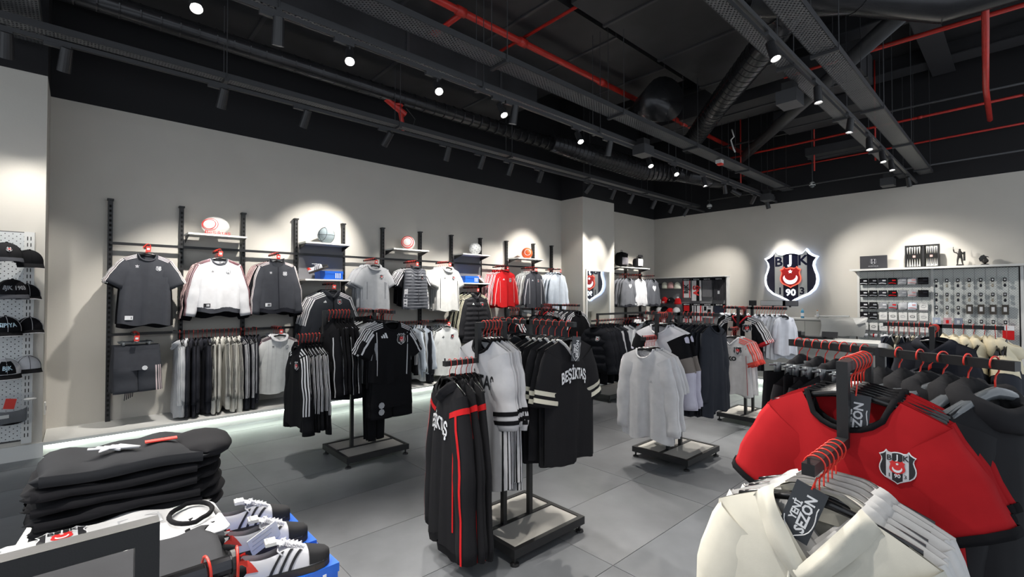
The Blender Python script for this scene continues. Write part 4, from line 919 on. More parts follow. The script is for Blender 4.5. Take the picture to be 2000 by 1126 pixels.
# ------------------------------------------------------------------ floor racks
def frack(where, x0, yT, zt=1.385, zl=1.165, xr=(-.40, .40), dp=.45, low=.25, rot=0.0, base=True, label=None):
    """yT: rear post; front post at yT-.23; drop post at yT-dp; low arm on to yT-dp-low"""
    t = thing('clothes_rack', label or ('black steel clothes rack, ' + where), 'rack', (x0, yT, 0)); w = .030; h = w / 2
    y1 = -.23; yd = -dp
    if base:
        MB().bx(-.285, .285, -.40, -.37, .05, .10).obj('base_rail', M_metal, t); MB().bx(-.285, .285, .20, .23, .05, .10).obj('base_rail', M_metal, t)
        MB().bx(-.285, -.255, -.37, .20, .05, .10).obj('base_rail', M_metal, t); MB().bx(.255, .285, -.37, .20, .05, .10).obj('base_rail', M_metal, t); MB().bx(-.015, .015, -.37, .20, .05, .10).obj('base_rail', M_metal, t)
        for s in (-1, 1): MB().bx(min(s * .015, s * .255), max(s * .015, s * .255), -.37, .20, .06, .094).obj('base_panel', M_basep, t, label='pale inlaid base panel')
        for sx in (-.26, .26):
            for sy in (-.375, .205): MB().lathe([(.008, .05), (.008, .02), (.026, .012), (.028, 0)][::-1], 10, (sx, sy, 0)).obj('foot', M_metal, t)
    MB().bx(-h, h, -h, h, .10, zt + h).obj('post', M_metal, t); MB().bx(-h, h, y1 - h, y1 + h, .10, zt - h).obj('post', M_metal, t)
    MB().bx(-h, h, yd + h, y1 + h, zt - h, zt + h).obj('upper_arm', M_metal, t)
    MB().bx(-h, h, yd - h, yd + h, zl - h, zt + h).obj('drop_post', M_metal, t)
    MB().bx(-h, h, yd - low, yd - h, zl - h, zl + h).obj('lower_arm', M_metal, t)
    MB().box((0, yd - low + .006, zl + h + .008), (.006, .006, .016)).obj('stop_pin', M_metal, t)
    mb = MB(); R = Matrix.Rotation(rot, 3, 'Z'); c = R @ Vector(((xr[0] + xr[1]) / 2, 0, zt)); mb.box(c, (xr[1] - xr[0], w, w), R); mb.obj('cross_bar', M_metal, t)
    return t
M_basep = mat('base_panel', (.50, .48, .44), .55, var=.04)
def lowrow(x0, yT, items, where, dp=.45, low=.25, zl=1.165, **k): row((x0, yT - dp - low + .03, zl), (x0, yT - dp - .03, zl), k.pop('rz', 0), items, where, 'the front', **k)
def toprow(x0, yT, items, where, dp=.45, zt=1.385, **k): row((x0, yT - dp + .03, zt), (x0, yT - .25, zt), 0, items, where, 'the front', **k)
# rack A (beside left wall)
frack('nearest the left wall', -4.41, 2.17, 1.40, 1.19, dp=.50)
lowrow(-4.41, 2.17, [(P['track_stripes'], 'track_jacket', 'black jacket with white sleeve stripes', 'jacket', 7)], 'low arm, left rack', .50, .27, 1.19)
toprow(-4.41, 2.17, [(P['track_piped'], 'track_jacket', 'black jacket with white piping', 'jacket', 7)], 'upper arm, left rack', .50, 1.40)
row((-4.03, 2.17, 1.40), (-4.38, 2.17, 1.40), pi / 2, [(P['tee_training'], 'training_shirt', 'black training shirt with crest', 'tee shirt', 1), (P['tee_striped'], 'training_shirt', 'black striped shirt', 'tee shirt', 2), (P['tee_training_g'], 'training_shirt', 'grey training shirt', 'tee shirt', 1), (P['tee_striped'], 'training_shirt', 'dark striped shirt', 'tee shirt', 2)], 'right side of left rack', 'the front', jit=.05)
for k in range(3): place(P['shorts_black'], 'sports_shorts', 'black shorts with round badges, %s under the training shirts' % ORD[k], 'shorts', (-4.04 - .05 * k, 2.17, .91), pi / 2, 'shorts under training shirts')
for k in range(3): place(P['pants_black'], 'sports_trousers', 'black sports trousers, %s from the front under left rack shirts' % ORD[k], 'trousers', (-4.26 - .05 * k, 2.12, 1.22), pi / 2 + .2, 'trousers under left rack shirts', (.6, .6, 1))
row((-4.78, 2.17, 1.40), (-4.46, 2.17, 1.40), pi / 2, [(P['coat_black'], 'hooded_coat', 'black striped coat', 'coat', 1), (P['track_stripes'], 'track_jacket', 'black striped track jacket', 'jacket', 3)], 'left side of left rack', 'the left')
# rack B (central)
frack('front centre of the floor', -2.275, 2.24, 1.375, 1.16, dp=.44)
lowrow(-2.275, 2.24, [(P['hood_red'], 'hooded_sweatshirt', 'black hoodie with red stripes', 'hoodie', 5)], 'low arm, centre rack', .44, .26, 1.16, jit=.12, rz=-.28)
toprow(-2.275, 2.24, [(P['jersey_ball'], 'baseball_jersey', 'white jersey with black cuff stripes', 'jersey', 6)], 'upper arm, centre rack', .44, 1.375, jit=.10)
row((-1.90, 2.24, 1.375), (-2.24, 2.24, 1.375), pi / 2, [(P['jersey_black'], 'baseball_jersey', 'black jersey with striped cuffs', 'jersey', 6)], 'right side, centre rack', 'the front', jit=.03)
row((-2.66, 2.24, 1.375), (-2.31, 2.24, 1.375), pi / 2, [([P['hood_dark'], P['hood_darkgrey']], 'hooded_sweatshirt', 'dark hoodie', 'hoodie', 5)], 'left side, centre rack', 'the left')
# rack C (middle)
frack('in the middle with white tops', -2.32, 4.36, 1.375, 1.17, dp=.42)
lowrow(-2.32, 4.36, [(P['tee_white_long'], 'long_sleeve_top', 'white long sleeved top', 'top', 3), (P['tee_white'], 'tee_shirt', 'white tee', 'tee shirt', 4)], 'low arm, middle rack', .42, .25, 1.17, jit=.09)
toprow(-2.32, 4.36, [(P['sweat_block'], 'sweatshirt', 'white sweatshirt with black and taupe sleeves', 'sweatshirt', 4)], 'upper arm, middle rack', .42, 1.375)
row((-1.96, 4.36, 1.375), (-2.29, 4.36, 1.375), pi / 2, [([P['long_dark2'], P['long_dark']], 'sweatshirt', 'long black sweatshirt', 'sweatshirt', 8)], 'right side, middle rack', 'the front', hs='std')
row((-2.72, 4.36, 1.375), (-2.35, 4.36, 1.375), pi / 2, [([P['sweat_plainwhite'], P['hood_dark'], P['sweat_white']], 'sweatshirt', 'white or dark sweatshirt', 'sweatshirt', 5)], 'left side, middle rack', 'the left')
# rack D
frack('before the checkout with jerseys', -2.365, 6.30, 1.40, 1.16, dp=.43)
lowrow(-2.365, 6.30, [(P['jersey_beko'], 'football_jersey', 'white jersey with red shoulders', 'jersey', 4)], 'low arm, jersey rack', .43, .26, 1.16, jit=.1)
toprow(-2.365, 6.30, [(P['jersey_bw'], 'football_jersey', 'black and white striped jersey', 'jersey', 4)], 'upper arm, jersey rack', .43, 1.40)
row((-1.98, 6.30, 1.40), (-2.33, 6.30, 1.40), pi / 2 - .5, [([P['baby_white'], P['baby_white2']], 'baby_suit', 'small pale baby suit', 'baby clothes', 11)], 'right side, jersey rack', 'the front', jit=.2, wide=.11)
row((-2.74, 6.30, 1.40), (-2.40, 6.30, 1.40), pi / 2, [([P['baby_white2'], P['tee_black_kid']], 'baby_suit', 'small child garment', 'baby clothes', 7)], 'left side, jersey rack', 'the left', jit=.2, wide=.11)
for x, w, mm, lb in ((-2.12, .28, M_white, 'white sign plate standing on the jersey rack'), (-2.36, .08, M_metal, 'small black sign on the jersey rack'), (-1.93, .16, M_panel, 'grey framed sign on the jersey rack')):
    t = thing('sign_holder', lb, 'sign', (x, 6.30, 1.416)); MB().bx(-w / 2, w / 2, -.006, .006, .02, .075).obj('plate', mm, t); MB().bx(-.01, .01, -.008, .008, 0, .02).obj('clip', M_metal, t)
    MB().bx(-w / 2 - .006, w / 2 + .006, .006, .010, .014, .08).obj('frame', M_tray, t)
# rack I far by the left wall behind centre rack
frack('far back, before the red jacket', -5.25, 5.9, 1.40, 1.18)
row((-5.25, 5.22, 1.18), (-5.25, 5.42, 1.18), 0, [([P['track_stripes'], P['jersey_bw']], 'football_jersey', 'striped jersey', 'jersey', 4)], 'low arm, far rack', 'the front')
row((-5.25, 5.47, 1.40), (-5.25, 5.66, 1.40), 0, [([P['jersey_bw'], P['tee_striped']], 'football_jersey', 'black striped jersey', 'jersey', 5)], 'upper arm, far rack', 'the front')
row((-4.87, 5.9, 1.40), (-5.21, 5.9, 1.40), pi / 2, [([P['tee_striped'], P['hood_black']], 'training_shirt', 'black shirt with white stripes', 'tee shirt', 6)], 'right side, far rack', 'the front')
row((-5.63, 5.9, 1.40), (-5.29, 5.9, 1.40), pi / 2, [([P['jersey_white2'], P['tee_striped']], 'training_shirt', 'white or black striped shirt', 'tee shirt', 5)], 'left side, far rack', 'the left')
frack('between left rack and puffer jacket', -4.35, 4.35, 1.38, 1.17)
row((-3.97, 4.35, 1.38), (-4.31, 4.35, 1.38), pi / 2, [([P['hood_darkgrey'], P['hood_dark']], 'hooded_sweatshirt', 'black hoodie', 'hoodie', 6)], 'second row rack', 'the front')
row((-4.35, 3.68, 1.17), (-4.35, 3.87, 1.17), 0, [([P['hood_dark'], P['long_dark2']], 'hooded_sweatshirt', 'dark top', 'hoodie', 4)], 'low arm, second row rack', 'the front')
row((-4.35, 3.93, 1.38), (-4.35, 4.10, 1.38), 0, [([P['tee_striped'], P['hood_dark']], 'training_shirt', 'dark striped top', 'tee shirt', 4)], 'upper arm, second row rack', 'the front')
# long rail rack by the mirror column
t = thing('clothes_rail', 'long black rail rack in front of the mirror column', 'rack', (-4.4, 6.4, 0))
for y in (-.62, .62): MB().bx(-.015, .015, y - .015, y + .015, .08, 1.29).obj('post', M_metal, t)
MB().bx(-.015, .015, -.62, .62, 1.26, 1.29).obj('top_bar', M_metal, t); MB().bx(-.012, .012, -.76, .76, 1.166, 1.19).obj('hanging_bar', M_metal, t)
MB().bx(-.28, .28, -.70, .70, .07, .10).obj('base_panel', M_basep, t, label='pale base board')
for s in (-1, 1): MB().bx(s * .28 - .015, s * .28 + .015, -.72, .72, .05, .105).obj('base_rail', M_metal, t); MB().bx(-.28, .28, s * .71 - .015, s * .71 + .015, .05, .105).obj('base_rail', M_metal, t)
for sx in (-.27, .27):
    for sy in (-.70, .70): MB().lathe([(.028, 0), (.026, .012), (.008, .02), (.008, .05)], 10, (sx, sy, 0)).obj('foot', M_metal, t)
row((-4.4, 5.70, 1.178), (-4.4, 7.1, 1.178), 0, [(P['bomber'], 'bomber_jacket', 'black bomber jacket', 'jacket', 4), ([P['bomber'], P['college']], 'bomber_jacket', 'dark college jacket', 'jacket', 4), (P['sweat_plainwhite'], 'sweatshirt', 'white sweatshirt', 'sweatshirt', 3), (P['bomber'], 'sweatshirt', 'black sweatshirt', 'sweatshirt', 2), (P['sweat_red'], 'sweatshirt', 'red sweatshirt', 'sweatshirt', 2), (P['heart_sweatg'], 'sweatshirt', 'grey sweatshirt', 'sweatshirt', 3)], 'long rail by mirror', 'the near end')
for k in range(5): place(P['pants_black'], 'sports_trousers', 'black trousers hanging below the long rail, %s from near end' % ORD[k], 'trousers', (-4.4, 5.82 + .16 * k, 1.05), .06 * k - .1, 'trousers under the long rail', (1, 1, .78))
# rack G (right foreground)
XG, YG = -.385, 2.28
frack('right foreground with red tees', XG, YG, 1.335, 1.105, xr=(-.40, .40), dp=.55, low=.35, rot=radians(-25))
row((XG, 1.415, 1.105), (XG, 1.66, 1.105), 0, [(P['hoodie_white'], 'hooded_sweatshirt', 'cream white hoodie with framed print', 'hoodie', 1), (P['hoodie_white_b'], 'hooded_sweatshirt', 'white hoodie', 'hoodie', 5)], 'low arm, red tee rack', 'the front', hs='std', jit=.03, wide=.215)
row((XG, 1.765, 1.335), (XG, 2.02, 1.335), 0, [(P['tee_red'], 'tee_shirt', 'red tee with black collar', 'tee shirt', 6)], 'upper arm, red tee rack', 'the front', hs='std', jit=.03, wide=.225)
ra = radians(-25); gx, gy = cos(ra), sin(ra)
row((XG + .38 * gx, YG + .38 * gy, 1.335), (XG + .03 * gx, YG + .03 * gy, 1.335), pi / 2 + ra, [(P['hoodie_black'], 'hooded_sweatshirt', 'black hoodie on glossy hanger', 'hoodie', 5)], 'right side, red tee rack', 'the front', hs='thick', jit=.08, wide=.21)
row((XG - .38 * gx, YG - .38 * gy, 1.335), (XG - .04 * gx, YG - .04 * gy, 1.335), pi / 2 + ra, [([P['pants_black'], P['hoodie_black']], 'sports_trousers', 'black trousers or hoodie', 'trousers', 8)], 'left side, red tee rack', 'the left', hs='clip', jit=.12, wide=.17)
# rack H (behind, fleece)
XH, YH = -.48, 5.10
frack('at the right with fleece jackets', XH, YH, 1.31, 1.10, xr=(-.36, .36), dp=.45)
row((XH + .40, YH, 1.31), (XH + .05, YH, 1.31), pi / 2, [(P['fleece'], 'fleece_jacket', 'navy jacket with beige fleece', 'jacket', 6, 1.12)], 'right side, fleece rack', 'the front', jit=.1)
row((XH - .34, YH, 1.31), (XH - .04, YH, 1.31), pi / 2, [([P['sweat_navyw'], P['sweat_navyw'], P['sweat_creamw']], 'sweatshirt', 'navy and cream sweatshirt', 'sweatshirt', 9)], 'left side, fleece rack', 'the left')
row((XH, 4.42, 1.10), (XH, 4.60, 1.10), 0, [(P['hood_black'], 'hooded_sweatshirt', 'black hoodie', 'hoodie', 5)], 'low arm, fleece rack', 'the front')
row((XH, 4.68, 1.31), (XH, 4.85, 1.31), 0, [(P['hood_black'], 'hooded_sweatshirt', 'dark hoodie', 'hoodie', 4)], 'upper arm, fleece rack', 'the front')
# swing card YENI SEZON
def season(loc, rz, tilt, label):
    t = thing('season_tag', label, 'tag', loc, (0, tilt, rz))
    MB().box((0, 0, -.105), (.075, .003, .15)).obj('card', mat('tag_slate', (.045, .05, .058), .5), t)
    MB().tube([(0, 0, 0), (0, -.003, -.035)], .002, 5).obj('loop', M_hook, t)
    def ins(txt, sz, x0): v, f = text2d(txt, sz, .035); MB().add([(x0 - y, -.003, -.105 + x) for x, y in v], f).obj('lettering', WP, t)
    ins('YENİ', .024, -.014); ins('SEZON', .033, .010)
    S_ = [(x * .034, -.105 + y * .062 - .003) for x, y in shield(1.0)]
    mb = MB(); mb.tube([(a, -.003, b) for a, b in S_[8:24]], .0014, 4, False); mb.obj('shield_outline', WP, t)
season((XG + .015, 1.40, 1.085), .05, .34, 'dark new season tag on the cream hoodie'); season((XG + .03, 1.755, 1.28), .0, .08, 'dark new season tag on the red tees')
season((-1.86, 2.24, 1.335), pi / 2, .1, 'dark season tag on the front black jersey')
# ------------------------------------------------------------------ column mirror
t = thing('wall_mirror', 'tall mirror with white frame on the wall column', 'mirror', (-6.455, 8.5, 0))
MB().bx(0, .012, -.40, .40, .15, 2.10).obj('mirror_glass', M_mir, t)
for a in ((-.44, -.40, .11, 2.14), (.40, .44, .11, 2.14), (-.40, .40, 2.10, 2.14), (-.40, .40, .11, .15)): MB().bx(0, .025, *a).obj('frame', M_white, t)
# ------------------------------------------------------------------ far left bay
wr2 = thing('wall_rack', 'black slotted wall rack beyond the column', 'wall rack', (0, 0, 0))
for y in (9.75, 10.45, 11.12): upright(wr2, y)
for a, b in ((9.15, 10.45), (10.45, 11.12)):
    for z in (2.12, 1.12): MB().bx(XR - .012, XR + .012, a, b, z - .015, z + .015).obj('rail', M_metal, wr2)
shelf('white shelf with backpacks beyond the column', 9.8, 11.08, 2.28)
def backpack(label, loc, w=.32, h=.42, d=.2, c=BLACK, c2=WHITE, rz=pi / 2):
    t = thing('backpack', label, 'backpack', loc, rz)
    def fn(a, b, k=1.0):
        q = 2 * pi * a; e = (1 - (2 * b - 1) ** 6) ** .5; s_ = 1 - .25 * max(0, b - .6) ** 1.2 * 2
        return (w / 2 * k * s_ * e * (1 if cos(q) > 0 else -1) * abs(cos(q)) ** .6, d / 2 * k * e * (1 if sin(q) > 0 else -1) * abs(sin(q)) ** .6, h * b)
    MB().grid(fn, 20, 12, closeu=True).obj('bag_body', C(c), t, smooth=True)
    MB().grid(lambda a, b: (w * .36 * (2 * a - 1), -d / 2 - .03 * sin(pi * a) ** .4 * sin(pi * b) ** .4, .05 + .18 * b), 8, 8).obj('front_pocket', C(c2), t, smooth=True)
    MB().tube([(-.03, 0, h - .01), (-.025, 0, h + .035), (.025, 0, h + .035), (.03, 0, h - .01)], .006, 6).obj('handle', C(c), t)
    MB().grid(lambda a, b: (w * .30 * (2 * a - 1), -d / 2 - .008, .27 + .06 * b), 4, 2).obj('pocket_flap', C(c), t)
backpack('large black backpack with printed front on far shelf', (-6.86, 10.0, 2.285), .36, .38, .22, BLACK, (.35, .33, .36)); backpack('black and white small bag on far shelf', (-6.86, 10.72, 2.285), .30, .26, .18, BLACK, WHITE)
face(9.95, 2.08, (P['heart_sweatg'], 'sweatshirt', 'dark grey sweatshirt with white print', 'sweatshirt'), (P['heart_sweatg'], 'sweatshirt', 'grey sweatshirt behind', 'sweatshirt'), 'far bay under backpack', 3)
face(10.45, 2.08, (P['sweat_plainwhite'], 'sweatshirt', 'white sweatshirt', 'sweatshirt'), (P['college'], 'sweatshirt', 'two tone sweatshirt behind', 'sweatshirt'), 'middle of far bay', 4)
face(11.05, 2.08, (P['heart_sweat'], 'sweatshirt', 'charcoal sweatshirt with white heart', 'sweatshirt'), (P['heart_sweat'], 'sweatshirt', 'charcoal sweatshirt behind', 'sweatshirt'), 'corner end of far bay', 4)
face(10.45, 1.12, (P['sweat_plainwhite'], 'sweatshirt', 'white sweatshirt low down', 'sweatshirt'), (P['bomber'], 'sweatshirt', 'black top behind', 'sweatshirt'), 'lower far bay', 3)
# ------------------------------------------------------------------ cap and scarf panel on back wall
t = thing('hat_display_board', 'grey peg panel with white top shelf in the back left corner', 'display board', (-6.0, 11.86, 0))
M_panelg = mat('panel_grey', (.20, .20, .21), .6); M_panelw = mat('panel_side', (.52, .52, .50), .5)
MB().bx(-1.0, .98, -.02, .035, .40, 2.03).obj('peg_sheet', M_panelg, t)
MB().bx(-1.04, 1.02, -.30, .035, 2.03, 2.055).obj('top_shelf', M_white, t); MB().bx(.98, 1.01, -.10, .035, .30, 2.03).obj('side_upright', M_white, t)
def cap(label, loc, rz, c=BLACK, brim=BLACK, trim=None, front=None, txt=None, sc=1.0, rx=0, group=None, print_c=None, name='cap'):
    """front to -y"""
    t = thing(name, label, 'cap', loc, (rx, 0, rz), group); t.scale = (sc,) * 3
    R = .095
    def dome(a, b, o=0.): q = pi / 2 * b; k = 2 * pi * a; return ((R + o) * cos(q) * cos(k), (R * 1.12 + o) * cos(q) * sin(k), (.115 + o) * sin(q) ** .85)
    MB().grid(dome, 20, 7, closeu=True).obj('crown', C(c), t, smooth=True)
    MB().lathe([(.001, .112), (.009, .116), (.008, .121), (.001, .123)], 8).obj('button', C(c), t)
    mb = MB()
    for i in range(6): mb.tube([dome(i / 6 + 1 / 12, b / 6, .001) for b in range(7)], .0016, 4, False)
    mb.obj('panel_seam', C(trim or c), t)
    def br(a, b, o=0.):
        x = 2 * a - 1; r1 = .075 * (1 - .45 * x * x) ; base = sqrt(max(0, 1 - (x * .9) ** 2)) * R * 1.10
        return (x * R * .92, -(base * (1 - b) + (base + r1) * b), .004 - .030 * b + .018 * (1 - x * x) * (.4 + .6 * b) + o)
    mb = MB(); mb.grid(br, 14, 5); mb.grid(lambda a, b: br(a, b, -.004), 14, 5); mb.obj('visor', C(brim), t, smooth=True)
    if trim: MB().tube([br(i / 14, 1, 0) for i in range(15)], .0035, 5).obj('visor_piping', C(trim), t)
    if txt:
        v, f = text2d(txt, .042, .03); mb = MB(); mb.add([(dome(.75 + x / (2 * pi * R * 1.05), .30 + y / .16, .003)) for x, y in v], f); mb.obj('lettering', print_c or M_white_pr, t)
    elif print_c:
        mb = MB(); crest_into(mb, .018, lambda a, b, d: dome(.75 + a / (2 * pi * R), .38 + b / .16, .003 + d), full=False); mb.obj('crest', CRM, t)
    if front: MB().grid(lambda a, b: dome(.66 + .18 * a, .06 + .62 * b, .0015), 8, 5).obj('front_panel', C(front), t, smooth=True)
    return t
def beanie(label, loc, c, group=None, pom=None, txt=None):
    t = thing('beanie', label, 'hat', loc, 0, group)
    MB().lathe([(.085, 0), (.095, .01), (.095, .05), (.088, .055), (.09, .09), (.075, .13), (.045, .16), (.01, .175)], 16, sy=.6).obj('knit_body', C(c), t, smooth=True)
    MB().lathe([(.090, -.004), (.1, .0), (.1, .045), (.092, .05)], 16, sy=.62).obj('folded_brim', C(c), t, smooth=True)
    if pom: MB().lathe([(.034 * sin(pi * i / 8) + .001, .165 - .034 * cos(pi * i / 8)) for i in range(9)], 10).obj('pompom', C(pom), t, smooth=True)
    if txt: v, f = text2d(txt, .055, .03); MB().add([(x, -.064 - .0 * x, .03 + y) for x, y in v], f).obj('lettering', WP, t)
def hook_on(parent_loc, L=.12): pass
yb = 11.72
cap('black cap with white logo, top left of cap panel', (-6.96, yb, 1.80), 0, BLACK, BLACK, rx=.2, print_c=WP); cap('dark cap, second in top row of cap panel', (-6.80, yb, 1.78), 0, DK, DK, rx=.2, print_c=WP)
beanie('pale cream beanie, left of the striped one', (-6.66, yb, 1.76), (.55, .56, .48)); beanie('white beanie with red stripes between two pale beanies', (-6.48, yb, 1.76), (.5, .3, .3)); beanie('large pale cream beanie beside the scarves', (-6.29, yb, 1.75), (.58, .58, .50))
beanie('red beanie with white letters on cap panel', (-6.66, yb, 1.36), RED, txt='BJK'); beanie('red beanie with white pompom beside scarves', (-6.28, yb, 1.34), RED, pom=WHITE)
cap('black cap with round white badge between red beanies', (-6.47, yb, 1.40), 0, BLACK, BLACK, print_c=WP, rx=.2)
for i, (x, z, c, lb) in enumerate([(-6.97, 1.48, BLACK, 'black and white cap at left end of second row'), (-6.84, 1.36, LG, 'grey cap beside the lettered red beanie'), (-6.97, 1.18, BLACK, 'black cap at left end of third row'), (-6.82, 1.14, WHITE, 'white cap, second in third row'), (-6.66, 1.16, BLACK, 'black cap, third in third row'), (-6.50, 1.12, RED, 'red cap in third row'), (-6.32, 1.14, WHITE, 'white cap at right end of third row'), (-6.9, .86, BLACK, 'black cap left end of lowest row'), (-6.65, .84, WHITE, 'white cap in lowest row'), (-6.38, .84, BLACK, 'black cap at right of lowest row')]):
    cap(lb, (x, yb, z), 0, c, BLACK if i % 2 else c, None, WHITE if c == BLACK and i % 3 == 0 else None, rx=.2)
def scarf(label, x, z, w, h, c, stripes=(), txt=None, tc=None, blocks=()):
    t = thing('scarf', label, 'scarf', (x, 11.80, z))
    MB().bx(-w / 2, w / 2, -.03, .0, -h, -.04).obj('folded_fabric', C(c), t); MB().bx(-w / 2 - .005, w / 2 + .005, -.034, .004, -.055, 0).obj('header_card', C(BLACK), t)
    v, f = text2d('BEŞİKTAŞ', .034, .02); MB().add([(a, -.036, -.028 + b) for a, b in v], f).obj('card_print', WP, t)
    for (a, b, sc_) in stripes: MB().bx(-w / 2 + a * w, -w / 2 + b * w, -.034, -.030, -h, -.056).obj('stripe', C(sc_), t)
    for (a, b, c0, c1, sc_) in blocks: MB().bx(-w / 2 + a * w, -w / 2 + b * w, -.036, -.034, -h + h * c0, -h + h * c1).obj('knit_block', C(sc_), t)
    if txt: v, f = text2d(txt, w * .8, .04); MB().add([(-b, -.038, -h / 2 - .02 + a) for a, b in v], f).obj('lettering', tc, t)
scarf('white scarf with red edges on scarf panel', -6.06, 2.01, .20, .50, WHITE, [(0, .12, RED), (.88, 1, RED)], 'BJK', BP)
scarf('black and white scarf with large red letters', -5.79, 2.01, .25, .58, WHITE, [(.5, .82, BLACK)], 'AŞ', RP)
scarf('plain grey scarf on scarf panel', -5.51, 2.01, .25, .48, (.13, .13, .14)); scarf('black patterned scarf at the right of scarf panel', -5.21, 2.01, .27, .56, (.02, .02, .024), [(k / 8, k / 8 + .03, (.08, .08, .09)) for k in range(1, 8)], None, None, [(.4, .58, .28, .42, LG)])
scarf('red crested scarf in the lower scarf row', -6.06, 1.36, .22, .28, BLACK, (), None, None, [(.15, .85, .3, .8, RED)])
scarf('white and red striped scarf in the lower scarf row', -5.78, 1.36, .25, .44, WHITE, [(.15, .25, DK), (.4, .5, DK), (.85, .97, RED)]); scarf('white scarf with black graphics in the lower row', -5.50, 1.36, .25, .36, WHITE, (), None, None, [(.15, .4, .5, .8, BLACK), (.5, .85, .3, .6, BLACK), (.6, .9, .7, .85, GREY)])
scarf('navy scarf at the right of the lower row', -5.20, 1.36, .26, .24, NAVY); scarf('striped scarf hanging lowest on scarf panel', -6.05, 1.02, .22, .3, WHITE, [(.3, .45, RED), (.6, .75, BLACK)])
# ------------------------------------------------------------------ crest sign on back wall
t = thing('crest_sign', 'large glowing club crest sign on the back wall', 'sign', (-3.60, 11.86, 2.02))
SZ = .545
def wallpt(a, b, d): return (a, -.06 - d, b)
MB().prism([(x * SZ, y * SZ) for x, y in shield(1.0)], lambda a, b: (a, .035, b), lambda a, b: (a, -.055, b)).obj('sign_body', mat('sign_edge', (.7, .75, .85), .4, emit=(.55, .66, 1.0), estr=.5), t)
CR = [mat('sign_white_lit', (.8, .82, .9), .4, emit=(.86, .92, 1.0), estr=.75), mat('sign_navy', (.010, .011, .03), .12), mat('sign_silver', (.45, .46, .46), .35), mat('sign_red', (.55, .02, .02), .25)]
mR = mat('sign_red_lit', (.7, .1, .07), .3, emit=(1.0, .18, .1), estr=.35)
def ringmesh(outer, inner, z0, z1, m, nm):
    n = len(outer); mb = MB()
    mb.add([(x, z0, y) for x, y in outer] + [(x, z0, y) for x, y in inner] + [(x, z1, y) for x, y in outer] + [(x, z1, y) for x, y in inner],
           [(i, (i + 1) % n, n + (i + 1) % n, n + i) for i in range(n)] + [(i, 2 * n + i, 2 * n + (i + 1) % n, (i + 1) % n) for i in range(n)] + [(n + i, n + (i + 1) % n, 3 * n + (i + 1) % n, 3 * n + i) for i in range(n)])
    return mb.obj(nm, m, t)
o_ = [(x * SZ, y * SZ) for x, y in shield(1.0)]; i_ = [(x * SZ, y * SZ) for x, y in shield(.93)]
ringmesh(o_, i_, -.075, -.055, CR[0], 'outer_rim')
def lay(polys, m, y0, y1, nm):
    mb = MB()
    for Q in polys: mb.prism([(x * SZ, y * SZ) for x, y in Q], lambda a, b: (a, y0, b), lambda a, b: (a, y1, b))
    return mb.obj(nm, m, t)
lay([shield(.93)], CR[1], -.055, -.057, 'navy_field')
s93 = shield(.93); lay([clipx(s93, -.60, -.28), clipx(s93, .28, .60)], CR[2], -.057, -.060, 'silver_stripe')
lay([shield(.40, 0, -.06)], mR, -.060, -.075, 'red_rim'); lay([shield(.355, 0, -.06)], CR[3], -.075, -.078, 'red_shield')
def letter(tx, sz, cx, cy, m, y, nm, bold=.02): v, f = text2d(tx, sz * SZ, bold); MB().add([(x + cx * SZ, y, z + cy * SZ) for x, z in v], f).obj(nm, m, t)
lay([crescent(.27, (0, -.10))], CR[0], -.078, -.082, 'crescent'); lay([star(.085, (0, .15))], CR[0], -.078, -.082, 'star')
letter('B', .56, -.45, .56, CR[1], -.0615, 'letter', .03); letter('K', .56, .45, .58, CR[1], -.0615, 'letter', .03); letter('J', .50, .0, .635, CR[0], -.0605, 'letter', .04)
letter('1', .40, -.40, -.66, CR[1], -.0615, 'numeral', .03); letter('90', .38, 0, -.72, CR[0], -.0605, 'numeral', .03); letter('3', .40, .42, -.66, CR[1], -.0615, 'numeral', .03)
# ------------------------------------------------------------------ accessories wall at right
t = thing('peg_wall', 'white perforated accessories panel under the long shelf', 'panel', (0, 11.84, 0))
M_bkg = mat('peg_backing', (.10, .10, .10), .8)
MB().bx(-2.36, -.02, .030, .05, .40, 2.06).obj('backing', M_bkg, t)
for a, b in ((-2.34, -1.22), (-1.20, -.10)): MB().bx(a, b, 0, .004, .40, 2.05).obj('peg_sheet', M_pegx, t)
for x in (-2.35, -1.21, -.06): MB().bx(x - .02, x + .02, -.02, .03, .35, 2.08).obj('upright', M_white, t)
k = 0
for a, b in ((-2.34, -1.22), (-1.20, -.10)):
    x = a + .14
    while x < b - .05: MB().bx(x - .0015, x + .0015, -.0025, .0, .40, 2.05).obj('groove', M_panel, t); x += .14
t = thing('wall_shelf', 'long white shelf above the accessories panel', 'shelf', (-1.2, 11.7, 2.09)); MB().bx(-1.24, 1.18, -.16, .19, -.025, 0).obj('shelf_board', M_white, t); MB().bx(-1.24, 1.18, -.165, -.16, -.032, .004).obj('front_lip', M_white, t)
def peg_hook(parent, z=0): MB().tube([(0, .08, z), (0, -.04, z)], .003, 5).obj('peg_hook', M_chrome, parent)
cols = [-2.25 + .153 * i for i in range(7)]; cols[-1] -= 0; cols[5] -= .01
rows_ = [(1.84, .13, 'top'), (1.60, .13, 'second'), (1.36, .14, 'third'), (1.16, .15, 'fourth'), (.94, .15, 'fifth'), (.76, .1, 'sixth'), (.58, .1, 'bottom')]
CN = ['first', 'second', 'third', 'fourth', 'fifth', 'sixth', 'last']
